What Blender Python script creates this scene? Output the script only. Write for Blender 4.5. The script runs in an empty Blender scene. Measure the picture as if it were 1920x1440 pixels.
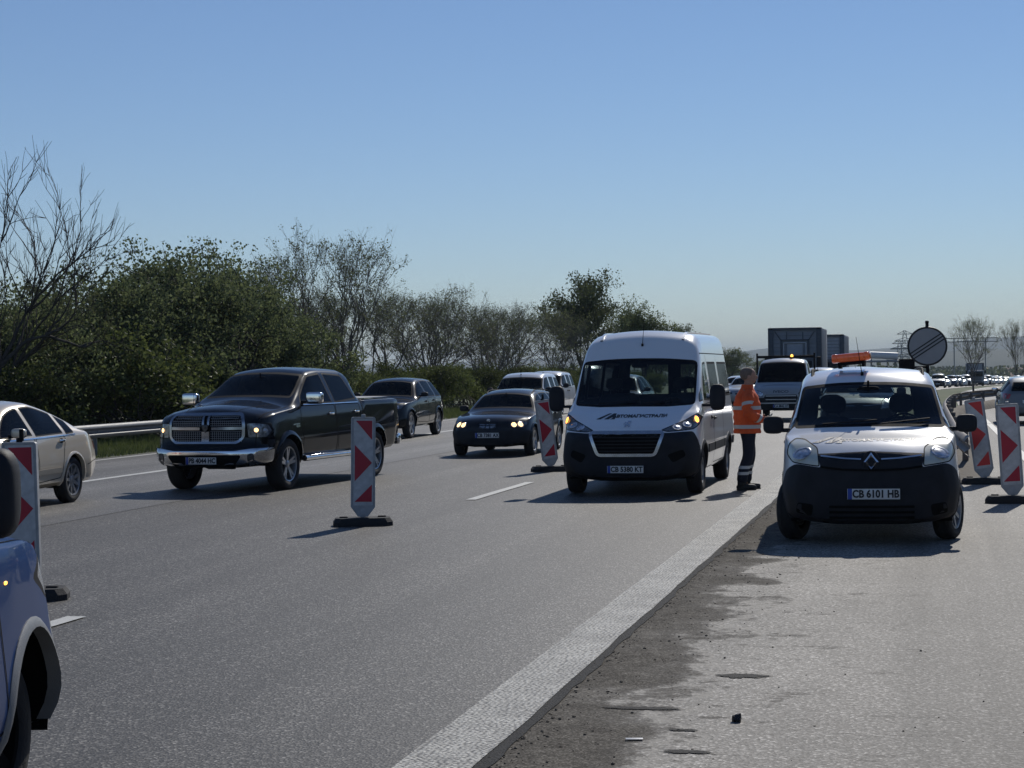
import bpy, bmesh, math, random
from mathutils import Vector, Matrix, noise
from mathutils.bvhtree import BVHTree
R = math.radians
scene = bpy.context.scene
COL = scene.collection

# ------------------------------------------------------------------ camera, sky, sun, exposure
cam_d = bpy.data.cameras.new('camera')
cam = bpy.data.objects.new('camera', cam_d); COL.objects.link(cam)
RC = Matrix(((0.97618, 0.01311, 0.21657), (0.21645, 0.01004, -0.97624), (-0.01497, 0.99986, 0.00696)))
cam.matrix_world = Matrix.Translation((0, 0, 1.82)) @ RC.to_4x4()
cam_d.sensor_width = 36.0; cam_d.lens = 3500 / 1920 * 36
cam_d.clip_start = 0.1; cam_d.clip_end = 30000
scene.camera = cam
SUN_EL, SUN_AZ = 37.0, 8.0
w = bpy.data.worlds.new('World'); scene.world = w; w.use_nodes = True
nt = w.node_tree; nt.nodes.clear()
sky = nt.nodes.new('ShaderNodeTexSky'); sky.sky_type = 'NISHITA'; sky.sun_disc = False
sky.sun_elevation = R(SUN_EL); sky.sun_rotation = R(SUN_AZ); sky.altitude = 300
sky.air_density = 1.0; sky.dust_density = 0.0; sky.ozone_density = 3.5
bg = nt.nodes.new('ShaderNodeBackground'); bg.inputs[1].default_value = 0.063
wo = nt.nodes.new('ShaderNodeOutputWorld')
tm = nt.nodes.new('ShaderNodeMix'); tm.data_type = 'RGBA'; tm.blend_type = 'MULTIPLY'; tm.inputs[0].default_value = 1; tm.inputs[7].default_value = (.91, .96, 1.10, 1)
nt.links.new(sky.outputs[0], tm.inputs[6]); nt.links.new(tm.outputs[2], bg.inputs[0]); nt.links.new(bg.outputs[0], wo.inputs[0])
sd = bpy.data.lights.new('sun', 'SUN'); sd.energy = 3.1; sd.angle = R(0.5); sd.color = (1, 0.95, 0.87)
so = bpy.data.objects.new('sun', sd); COL.objects.link(so)
sv = Vector((math.sin(R(SUN_AZ)) * math.cos(R(SUN_EL)), math.cos(R(SUN_AZ)) * math.cos(R(SUN_EL)), math.sin(R(SUN_EL))))
so.rotation_euler = sv.to_track_quat('Z', 'Y').to_euler(); so.location = (0, 0, 60)
scene.view_settings.view_transform = 'Standard'; scene.view_settings.look = 'None'
scene.view_settings.exposure = 0.1; scene.view_settings.gamma = 1.0
scene.cycles.max_bounces = 8; scene.cycles.transparent_max_bounces = 16

# ------------------------------------------------------------------ materials
MATS = {}
def newmat(name):
    m = bpy.data.materials.new(name); m.use_nodes = True; MATS[name] = m
    n = m.node_tree; b = n.nodes['Principled BSDF']
    return m, n, b
def mat(name, col, rough=0.5, metal=0.0, coat=0.0, var=0.12, vscale=6.0, emit=None, estr=1.0, bump=0.0, spec=0.5, bscale=60.0, coatr=0.04):
    """procedural principled material: noise varies colour and roughness"""
    if name in MATS: return MATS[name]
    m, n, b = newmat(name)
    tc = n.nodes.new('ShaderNodeTexCoord'); nz = n.nodes.new('ShaderNodeTexNoise')
    nz.inputs['Scale'].default_value = vscale; nz.inputs['Detail'].default_value = 6
    n.links.new(tc.outputs['Object'], nz.inputs['Vector'])
    cr = n.nodes.new('ShaderNodeValToRGB')
    c0 = [max(0, c * (1 - var)) for c in col]; c1 = [min(1, c * (1 + var)) for c in col]
    cr.color_ramp.elements[0].color = (*c0, 1); cr.color_ramp.elements[1].color = (*c1, 1)
    cr.color_ramp.elements[0].position = 0.3; cr.color_ramp.elements[1].position = 0.7
    n.links.new(nz.outputs[0], cr.inputs[0]); n.links.new(cr.outputs[0], b.inputs['Base Color'])
    mr = n.nodes.new('ShaderNodeMapRange'); mr.inputs[3].default_value = max(0.02, rough * 0.85); mr.inputs[4].default_value = min(1, rough * 1.2)
    n.links.new(nz.outputs[0], mr.inputs[0]); n.links.new(mr.outputs[0], b.inputs['Roughness'])
    b.inputs['Metallic'].default_value = metal
    b.inputs['Specular IOR Level'].default_value = spec
    b.inputs['Coat Weight'].default_value = coat; b.inputs['Coat Roughness'].default_value = coatr
    if emit:
        b.inputs['Emission Color'].default_value = (*emit, 1); b.inputs['Emission Strength'].default_value = estr
    if bump:
        n2 = n.nodes.new('ShaderNodeTexNoise'); n2.inputs['Scale'].default_value = bscale; n2.inputs['Detail'].default_value = 4
        bp = n.nodes.new('ShaderNodeBump'); bp.inputs['Strength'].default_value = bump; bp.inputs['Distance'].default_value = 0.02
        n.links.new(tc.outputs['Object'], n2.inputs['Vector']); n.links.new(n2.outputs[0], bp.inputs['Height'])
        n.links.new(bp.outputs[0], b.inputs['Normal'])
    return m
def paint(name, col, metal=0.0, rough=0.35, dirt=0.35, dcol=(0.16, 0.14, 0.115), coat=1.0):
    """car paint: clear coat, road dust thickening in blotches on the lower body, dark inner side"""
    if name in MATS: return MATS[name]
    m, n, b = newmat(name)
    L = n.links.new
    tc = n.nodes.new('ShaderNodeTexCoord'); sx = n.nodes.new('ShaderNodeSeparateXYZ'); L(tc.outputs['Object'], sx.inputs[0])
    nz = n.nodes.new('ShaderNodeTexNoise'); nz.inputs['Scale'].default_value = 4; nz.inputs['Detail'].default_value = 8; nz.inputs['Roughness'].default_value = 0.7
    L(tc.outputs['Object'], nz.inputs['Vector'])
    mr = n.nodes.new('ShaderNodeMapRange'); mr.inputs[1].default_value = 1.1; mr.inputs[2].default_value = 0.15
    L(sx.outputs[2], mr.inputs[0])
    mu = n.nodes.new('ShaderNodeMath'); mu.operation = 'MULTIPLY'; L(mr.outputs[0], mu.inputs[0]); L(nz.outputs[0], mu.inputs[1])
    m2 = n.nodes.new('ShaderNodeMath'); m2.operation = 'MULTIPLY_ADD'; L(mu.outputs[0], m2.inputs[0]); m2.inputs[1].default_value = dirt * 2; m2.inputs[2].default_value = dirt * 0.12; m2.use_clamp = True
    mx = n.nodes.new('ShaderNodeMix'); mx.data_type = 'RGBA'; L(m2.outputs[0], mx.inputs[0])
    mx.inputs[6].default_value = (*col, 1); mx.inputs[7].default_value = (*dcol, 1)
    L(mx.outputs[2], b.inputs['Base Color'])
    r = n.nodes.new('ShaderNodeMapRange'); r.inputs[3].default_value = rough; r.inputs[4].default_value = 0.8
    L(m2.outputs[0], r.inputs[0]); L(r.outputs[0], b.inputs['Roughness'])
    c = n.nodes.new('ShaderNodeMapRange'); c.inputs[3].default_value = coat; c.inputs[4].default_value = 0.1
    L(m2.outputs[0], c.inputs[0]); L(c.outputs[0], b.inputs['Coat Weight']); b.inputs['Coat Roughness'].default_value = 0.05
    b.inputs['Metallic'].default_value = metal; b.inputs['Specular IOR Level'].default_value = 0.02 if sum(col) < 0.3 else 0.2
    bp = n.nodes.new('ShaderNodeBump'); bp.inputs['Strength'].default_value = 0.03; bp.inputs['Distance'].default_value = 0.05
    n3 = n.nodes.new('ShaderNodeTexNoise'); n3.inputs['Scale'].default_value = 2.5; L(tc.outputs['Object'], n3.inputs['Vector'])
    L(n3.outputs[0], bp.inputs['Height']); L(bp.outputs[0], b.inputs['Normal'])
    geo = n.nodes.new('ShaderNodeNewGeometry'); dk = n.nodes.new('ShaderNodeBsdfDiffuse'); dk.inputs[0].default_value = (0.02, 0.02, 0.022, 1)
    ms = n.nodes.new('ShaderNodeMixShader'); out = n.nodes['Material Output']
    L(geo.outputs['Backfacing'], ms.inputs[0]); L(b.outputs[0], ms.inputs[1]); L(dk.outputs[0], ms.inputs[2]); L(ms.outputs[0], out.inputs[0])
    return m
def glassmat(name, tint=(0.35, 0.4, 0.4), gc=1.0):
    if name in MATS: return MATS[name]
    m, n, b = newmat(name); L = n.links.new
    tr = n.nodes.new('ShaderNodeBsdfTransparent'); tr.inputs[0].default_value = (*tint, 1)
    gl = n.nodes.new('ShaderNodeBsdfGlossy'); gl.inputs['Roughness'].default_value = 0.03; gl.inputs[0].default_value = (0.62 * gc, 0.66 * gc, 0.70 * gc, 1)
    fr = n.nodes.new('ShaderNodeFresnel'); fr.inputs[0].default_value = 1.52
    nz = n.nodes.new('ShaderNodeTexNoise'); nz.inputs['Scale'].default_value = 3; nz.inputs['Detail'].default_value = 6
    tc = n.nodes.new('ShaderNodeTexCoord'); L(tc.outputs['Object'], nz.inputs['Vector'])
    df = n.nodes.new('ShaderNodeBsdfDiffuse'); df.inputs[0].default_value = (0.12, 0.13, 0.13, 1)
    mr = n.nodes.new('ShaderNodeMapRange'); mr.inputs[3].default_value = 0.01; mr.inputs[4].default_value = 0.04; L(nz.outputs[0], mr.inputs[0])
    m1 = n.nodes.new('ShaderNodeMixShader'); L(mr.outputs[0], m1.inputs[0]); L(tr.outputs[0], m1.inputs[1]); L(df.outputs[0], m1.inputs[2])
    m2 = n.nodes.new('ShaderNodeMixShader'); L(fr.outputs[0], m2.inputs[0]); L(m1.outputs[0], m2.inputs[1]); L(gl.outputs[0], m2.inputs[2])
    L(m2.outputs[0], n.nodes['Material Output'].inputs[0])
    return m
def M(k):
    return MATS[k]
mat('rubber', (0.018, 0.018, 0.02), 0.8, var=0.3, bump=0.3)
mat('black_plastic', (0.018, 0.020, 0.026), 0.6, spec=0.25, var=0.25, bump=0.15, bscale=300)
mat('tarp_grey', (0.30, 0.31, 0.32), 0.6, bump=0.2)
mat('seal', (0.012, 0.012, 0.014), 0.7, spec=0.12)
mat('underbody', (0.010, 0.010, 0.010), 0.9, spec=0.05)
mat('chrome', (0.75, 0.76, 0.78), 0.12, metal=1.0, var=0.05)
mat('dull_chrome', (0.36, 0.37, 0.39), 0.18, metal=1.0, var=0.1)
mat('alloy', (0.42, 0.43, 0.45), 0.35, metal=0.8, var=0.1)
mat('steel_rim', (0.25, 0.26, 0.27), 0.5, metal=0.3)
mat('lamp_reflector', (0.5, 0.52, 0.56), 0.25, metal=0.7, var=0.5, vscale=18)
mat('cloudy_lens', (0.62, 0.62, 0.52), 0.25, coat=0.8, var=0.18, vscale=7)
mat('lamp_dark', (0.06, 0.065, 0.07), 0.15, coat=1.0, var=0.6, vscale=25)
mat('warm_bulb', (1, 0.8, 0.5), 0.3, emit=(1.0, 0.64, 0.28), estr=2.2)
mat('lamp_mid', (0.20, 0.21, 0.23), 0.15, metal=0.5, coat=1.0, var=0.6, vscale=22)
mat('amber_bulb', (1, 0.5, 0.1), 0.3, emit=(1.0, 0.42, 0.06), estr=3.0)
mat('amber_dim', (0.75, 0.16, 0.02), 0.25, coat=1.0, emit=(1.0, 0.2, 0.03), estr=0.12)
mat('red_lens', (0.35, 0.01, 0.015), 0.2, coat=1.0)
mat('seat_cloth', (0.015, 0.016, 0.02), 0.9, bump=0.2)
mat('interior', (0.02, 0.021, 0.024), 0.8)
mat('plate_white', (0.66, 0.67, 0.66), 0.4, var=0.06)
mat('plate_blue', (0.02, 0.06, 0.35), 0.4)
mat('print_black', (0.015, 0.015, 0.015), 0.5)
mat('print_grey', (0.10, 0.11, 0.13), 0.5)
mat('silver_badge', (0.55, 0.56, 0.58), 0.25, metal=0.9)
glassmat('glass', (0.60, 0.66, 0.64)); glassmat('dark_glass', (0.03, 0.035, 0.045), .5); glassmat('mid_glass', (0.14, 0.17, 0.18), .45)

# ------------------------------------------------------------------ object helpers
def prop(o, label=None, cat=None, group=None, kind=None):
    if label: o['label'] = label
    if cat: o['category'] = cat
    if group: o['group'] = group
    if kind: o['kind'] = kind
    return o
def thing(name, label, cat, loc=(0, 0, 0), rz=0.0, group=None, scale=None):
    o = bpy.data.objects.new(name, None); COL.objects.link(o)
    o.location = loc; o.rotation_euler = (0, 0, rz); o.empty_display_size = 0.2
    if scale: o.scale = scale
    return prop(o, label, cat, group)
def part(name, bm, mats, parent=None, loc=(0, 0, 0), smooth=35, rot=None):
    me = bpy.data.meshes.new(name); bm.to_mesh(me); bm.free()
    if not isinstance(mats, (list, tuple)): mats = [mats]
    for m in mats: me.materials.append(m if not isinstance(m, str) else MATS[m])
    if smooth and len(me.polygons):
        me.polygons.foreach_set('use_smooth', [True] * len(me.polygons))
        if smooth < 180: me.set_sharp_from_angle(angle=R(smooth))
    o = bpy.data.objects.new(name, me); COL.objects.link(o)
    o.location = loc
    if rot: o.rotation_euler = rot
    if parent: o.parent = parent
    return o
def copy_tree(o, parent=None):
    c = o.copy(); COL.objects.link(c); c.parent = parent
    for ch in o.children: copy_tree(ch, c)
    return c
NB = bmesh.new
def xf(bm, verts, mtx):
    bmesh.ops.transform(bm, matrix=mtx, verts=verts)
def mi(faces, i):
    for f in faces: f.material_index = i
def box(bm, c, s, bev=0.0, rot=None, idx=0, seg=2, taper=None):
    r = bmesh.ops.create_cube(bm, size=1.0); vs = r['verts']
    for v in vs: v.co = Vector((v.co.x * s[0], v.co.y * s[1], v.co.z * s[2]))
    if taper:
        for v in vs:
            if v.co.z > 0: v.co.x *= taper[0]; v.co.y *= taper[1]
    fs = list({f for v in vs for f in v.link_faces})
    if bev > 0:
        es = list({e for v in vs for e in v.link_edges})
        rr = bmesh.ops.bevel(bm, geom=es, offset=bev, segments=seg, affect='EDGES', profile=0.5)
        fs = [f for f in rr['faces']] + [f for f in fs if f.is_valid]; fs = list(set(fs))
        vs = list({v for f in fs for v in f.verts})
    m = Matrix.Translation(c)
    if rot: m = m @ Matrix.Rotation(rot[2], 4, 'Z') @ Matrix.Rotation(rot[1], 4, 'Y') @ Matrix.Rotation(rot[0], 4, 'X')
    xf(bm, vs, m); mi(fs, idx); return vs
def tube(bm, p0, p1, r0, r1=None, n=8, idx=0, cap=True):
    p0 = Vector(p0); p1 = Vector(p1); r1 = r0 if r1 is None else r1
    d = (p1 - p0)
    if d.length < 1e-6: return
    q = d.to_track_quat('Z', 'Y').to_matrix()
    a = []; b = []
    for i in range(n):
        t = 2 * math.pi * i / n; u = q @ Vector((math.cos(t), math.sin(t), 0))
        a.append(bm.verts.new(p0 + u * r0)); b.append(bm.verts.new(p1 + u * r1))
    for i in range(n):
        f = bm.faces.new((a[i], a[(i + 1) % n], b[(i + 1) % n], b[i])); f.material_index = idx
    if cap:
        bm.faces.new(a[::-1]).material_index = idx; bm.faces.new(b).material_index = idx
def lathe(bm, prof, n=32, axis='X', idx=0, c=(0, 0, 0)):
    """prof: list of (axial, radius)"""
    rings = []
    for a, r in prof:
        ring = []
        for i in range(n):
            t = 2 * math.pi * i / n
            if axis == 'X': v = (a, r * math.cos(t), r * math.sin(t))
            elif axis == 'Y': v = (r * math.cos(t), a, r * math.sin(t))
            else: v = (r * math.cos(t), r * math.sin(t), a)
            ring.append(bm.verts.new(Vector(v) + Vector(c)))
        rings.append(ring)
    for j in range(len(rings) - 1):
        for i in range(n):
            f = bm.faces.new((rings[j][i], rings[j][(i + 1) % n], rings[j + 1][(i + 1) % n], rings[j + 1][i])); f.material_index = idx
    return rings
def blob(bm, c, s, idx=0, p=2.6, u=14, v=9, rot=None):
    """superellipsoid, a rounded pad"""
    rows = []
    def sg(a, e): return math.copysign(abs(a) ** e, a)
    e = 2.0 / p; vs = []
    for j in range(v + 1):
        ph = -math.pi / 2 + math.pi * j / v; row = []
        for i in range(u):
            th = 2 * math.pi * i / u
            co = Vector((sg(math.cos(ph), e) * sg(math.cos(th), e) * s[0] / 2, sg(math.cos(ph), e) * sg(math.sin(th), e) * s[1] / 2, sg(math.sin(ph), e) * s[2] / 2))
            x = bm.verts.new(co); row.append(x); vs.append(x)
        rows.append(row)
    for j in range(v):
        for i in range(u):
            f = bm.faces.new((rows[j][i], rows[j][(i + 1) % u], rows[j + 1][(i + 1) % u], rows[j + 1][i])); f.material_index = idx
    m = Matrix.Translation(c)
    if rot: m = m @ Matrix.Rotation(rot[2], 4, 'Z') @ Matrix.Rotation(rot[1], 4, 'Y') @ Matrix.Rotation(rot[0], 4, 'X')
    xf(bm, vs, m); bmesh.ops.remove_doubles(bm, verts=vs, dist=1e-5)
def pch(keys):
    xs = [k[0] for k in keys]; ys = [k[1] for k in keys]; n = len(xs)
    if n == 1: return lambda t: ys[0]
    h = [xs[i + 1] - xs[i] for i in range(n - 1)]; d = [(ys[i + 1] - ys[i]) / h[i] for i in range(n - 1)]
    m = [0.0] * n; m[0] = d[0]; m[-1] = d[-1]
    for i in range(1, n - 1):
        if d[i - 1] * d[i] <= 0: m[i] = 0
        else:
            w1 = 2 * h[i] + h[i - 1]; w2 = h[i] + 2 * h[i - 1]; m[i] = (w1 + w2) / (w1 / d[i - 1] + w2 / d[i])
    def f(t):
        if t <= xs[0]: return ys[0]
        if t >= xs[-1]: return ys[-1]
        i = 0
        while t > xs[i + 1]: i += 1
        s = (t - xs[i]) / h[i]; s2 = s * s; s3 = s2 * s
        return (2 * s3 - 3 * s2 + 1) * ys[i] + (s3 - 2 * s2 + s) * h[i] * m[i] + (-2 * s3 + 3 * s2) * ys[i + 1] + (s3 - s2) * h[i] * m[i + 1]
    return f
def rpoly(pts, r=0.04, n=3):
    out = []; N = len(pts)
    for i in range(N):
        p = Vector(pts[i][:2]); a = Vector(pts[i - 1][:2]); b = Vector(pts[(i + 1) % N][:2])
        rr = pts[i][2] if len(pts[i]) > 2 else r
        da = (a - p); db = (b - p); rr = min(rr, da.length * 0.45, db.length * 0.45)
        if rr < 1e-4: out.append(p.copy()); continue
        s = p + da.normalized() * rr; e = p + db.normalized() * rr
        for k in range(n + 1):
            t = k / n; out.append((1 - t) ** 2 * s + 2 * t * (1 - t) * p + t * t * e)
    return out
def area(poly):
    return sum(poly[i - 1][0] * poly[i][1] - poly[i][0] * poly[i - 1][1] for i in range(len(poly))) / 2
def offset(poly, d):
    """inward offset of a simple polygon"""
    s = 1 if area(poly) > 0 else -1; out = []; N = len(poly)
    for i in range(N):
        p = Vector(poly[i]); a = Vector(poly[i - 1]); b = Vector(poly[(i + 1) % N])
        e1 = (p - a); e2 = (b - p)
        if e1.length < 1e-6 or e2.length < 1e-6: out.append(p); continue
        e1.normalize(); e2.normalize()
        n1 = Vector((-e1.y, e1.x)) * s; n2 = Vector((-e2.y, e2.x)) * s; n = n1 + n2
        if n.length < 1e-6: out.append(p + n1 * d); continue
        n.normalize(); out.append(p + n * (d / max(0.4, n.dot(n1))))
    return out
def inside(pt, poly):
    x, y = pt; c = False; j = len(poly) - 1
    for i in range(len(poly)):
        xi, yi = poly[i]; xj, yj = poly[j]
        if ((yi > y) != (yj > y)) and (x < (xj - xi) * (y - yi) / (yj - yi) + xi): c = not c
        j = i
    return c
AX = {'x+': (0, 1), 'x-': (0, -1), 'y-': (1, -1), 'y+': (1, 1), 'z+': (2, 1)}
def proj(ax, co):
    a = AX[ax][0]
    return (co[1], co[2]) if a == 0 else ((co[0], co[2]) if a == 1 else (co[0], co[1]))
def unproj(ax, u, v, t):
    a = AX[ax][0]
    return Vector((t, u, v)) if a == 0 else (Vector((u, t, v)) if a == 1 else Vector((u, v, t)))
def cut(bm, ax, poly, thr=0.12, cond=None, mrg=0.1):
    """cut bm's faces along the outline projected down an axis, return the faces inside"""
    a, sg = AX[ax]; poly = [Vector(p) for p in poly]
    xs = [p[0] for p in poly]; ys = [p[1] for p in poly]
    bb = (min(xs) - mrg, max(xs) + mrg, min(ys) - mrg, max(ys) + mrg)
    cand = []
    for f in bm.faces:
        if f.normal[a] * sg <= thr: continue
        c = f.calc_center_median(); u, v = proj(ax, c)
        if bb[0] < u < bb[1] and bb[2] < v < bb[3] and (cond is None or cond(c)): cand.append(f)
    cs = set(cand)
    for i in range(len(poly)):
        p = poly[i - 1]; q = poly[i]; e = q - p
        if e.length < 1e-6: continue
        lo = (min(p[0], q[0]) - 1e-4, min(p[1], q[1]) - 1e-4); hi = (max(p[0], q[0]) + 1e-4, max(p[1], q[1]) + 1e-4)
        loc = []
        for f in cs:
            pr = [proj(ax, v.co) for v in f.verts]
            if max(t[0] for t in pr) < lo[0] or min(t[0] for t in pr) > hi[0] or max(t[1] for t in pr) < lo[1] or min(t[1] for t in pr) > hi[1]: continue
            loc.append(f)
        if not loc: continue
        no = unproj(ax, -e[1], e[0], 0).normalized(); co = unproj(ax, p[0], p[1], 0)
        g = set(loc)
        for f in loc: g.update(f.edges); g.update(f.verts)
        cs -= set(loc)
        before = set(loc)
        r = bmesh.ops.bisect_plane(bm, geom=list(g), dist=1e-5, plane_co=co, plane_no=no)
        cs |= {x for x in r['geom'] if isinstance(x, bmesh.types.BMFace) and x.is_valid}
        cs |= {x for x in before if x.is_valid}
        cs = {x for x in cs if x.is_valid}
    out = []
    for f in cs:
        f.normal_update()
        if inside(proj(ax, f.calc_center_median()), poly): out.append(f)
    return out
def extract(bm, faces):
    nb = NB(); mp = {}
    for f in faces:
        vs = []
        for v in f.verts:
            if v not in mp: mp[v] = nb.verts.new(v.co)
            vs.append(mp[v])
        try: nf = nb.faces.new(vs); nf.smooth = True
        except ValueError: pass
    bmesh.ops.delete(bm, geom=faces, context='FACES')
    nb.normal_update(); return nb

# ------------------------------------------------------------------ text
def text_geo(s, size, bold=0.0):
    c = bpy.data.curves.new('t', 'FONT'); c.body = s; c.size = size; c.align_x = 'CENTER'; c.align_y = 'CENTER'; c.offset = bold; c.resolution_u = 3
    o = bpy.data.objects.new('t', c); COL.objects.link(o)
    dg = bpy.context.evaluated_depsgraph_get(); me = bpy.data.meshes.new_from_object(o.evaluated_get(dg))
    vs = [v.co.copy() for v in me.vertices]; fs = [tuple(p.vertices) for p in me.polygons]
    bpy.data.objects.remove(o); bpy.data.curves.remove(c); bpy.data.meshes.remove(me)
    return vs, fs
def flat_text(bm, s, size, c, idx=0, ax='y-', bold=0.002, sx=1.0):
    vs, fs = text_geo(s, size, bold); nv = []
    for v in vs:
        x = v.x * sx
        if ax == 'y-': p = Vector((x, 0, v.y))
        elif ax == 'y+': p = Vector((-x, 0, v.y))
        else: p = Vector((0, x, v.y))
        nv.append(bm.verts.new(p + Vector(c)))
    for f in fs:
        try: bm.faces.new([nv[i] for i in f]).material_index = idx
        except ValueError: pass

# ------------------------------------------------------------------ wheels
def wheel(parent, loc, r, w_, rim_r, side, spokes=5, steer=0.0, rimmat='alloy', kind='alloy', n=36, label=None):
    """side +1: outer face towards +x"""
    s = side; bm = NB(); hw = w_ / 2
    pr = [(-hw * 0.75, rim_r), (-hw * 0.95, rim_r + 0.02), (-hw, (r + rim_r) / 2), (-hw * 0.93, r - 0.025), (-hw * 0.7, r - 0.004), (0, r), (hw * 0.7, r - 0.004), (hw * 0.93, r - 0.025), (hw, (r + rim_r) / 2), (hw * 0.97, rim_r + 0.022), (hw * 0.8, rim_r)]
    lathe(bm, [(a * s, q) for a, q in pr], n)
    for k in (-0.35, 0.0, 0.35):      # tread grooves
        lathe(bm, [((k * hw - 0.006) * s, r + 0.001), (k * hw * s, r - 0.0025), ((k * hw + 0.006) * s, r + 0.001)], n)
    bmesh.ops.recalc_face_normals(bm, faces=bm.faces)
    t = part('wheel', bm, 'rubber', parent, loc, 50, (0, 0, steer))
    bm = NB()
    if kind == 'alloy':
        lathe(bm, [(hw * 0.82 * s, rim_r + 0.006), (hw * 0.9 * s, rim_r), (hw * 0.84 * s, rim_r - 0.018), (hw * 0.3 * s, rim_r - 0.03), (-hw * 0.7 * s, rim_r - 0.035)], n)
        for k in range(spokes):
            a = 2 * math.pi * k / spokes + 0.3
            for dlt in ((-0.13, 0.13) if spokes <= 6 else (0,)):
                ca, sa = math.cos(a), math.sin(a); b = a + dlt * 1.2
                p0 = Vector((0, 0.045 * ca, 0.045 * sa)); p1 = Vector((0, (rim_r - 0.012) * math.cos(b), (rim_r - 0.012) * math.sin(b)))
                d = (p1 - p0).normalized(); q = Vector((0, -d.z, d.y)); wd0 = 0.028; wd1 = 0.02 if spokes <= 6 else 0.017
                x0 = hw * 0.62 * s; x1 = hw * 0.8 * s; dp = -0.03 * s
                v = [bm.verts.new(c) for c in (p0 + q * wd0 + Vector((x0, 0, 0)), p0 - q * wd0 + Vector((x0, 0, 0)), p1 - q * wd1 + Vector((x1, 0, 0)), p1 + q * wd1 + Vector((x1, 0, 0)),
                     p0 + q * wd0 + Vector((x0 + dp, 0, 0)), p0 - q * wd0 + Vector((x0 + dp, 0, 0)), p1 - q * wd1 + Vector((x1 + dp, 0, 0)), p1 + q * wd1 + Vector((x1 + dp, 0, 0)))]
                for ix in ((0, 1, 2, 3), (7, 6, 5, 4), (0, 4, 5, 1), (1, 5, 6, 2), (2, 6, 7, 3), (3, 7, 4, 0)): bm.faces.new([v[i] for i in ix])
        lathe(bm, [(hw * 0.4 * s, 0.065), (hw * 0.68 * s, 0.06), (hw * 0.74 * s, 0.04), (hw * 0.76 * s, 0.001)], 16)
        bmesh.ops.recalc_face_normals(bm, faces=bm.faces)
    else:
        lathe(bm, [(hw * 0.82 * s, rim_r + 0.006), (hw * 0.88 * s, rim_r), (hw * 0.8 * s, rim_r - 0.02), (hw * 0.45 * s, rim_r - 0.045), (hw * 0.5 * s, rim_r * 0.55), (hw * 0.85 * s, rim_r * 0.42), (hw * 0.9 * s, 0.001)], n)
        for k in range(10):
            a = 2 * math.pi * k / 10; lathe(bm, [(hw * 0.62 * s, 0.001), (hw * 0.62 * s, 0.016)], 8, c=(0, rim_r * 0.66 * math.cos(a), rim_r * 0.66 * math.sin(a)), idx=1)
        bmesh.ops.recalc_face_normals(bm, faces=bm.faces)
    part('rim', bm, [rimmat, 'underbody'], t, smooth=30)
    bm = NB(); lathe(bm, [(hw * 0.1 * s, 0.001), (hw * 0.12 * s, rim_r - 0.03)], 20); bmesh.ops.recalc_face_normals(bm, faces=bm.faces)
    part('brake_disc', bm, 'underbody', t)
    return t

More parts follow.
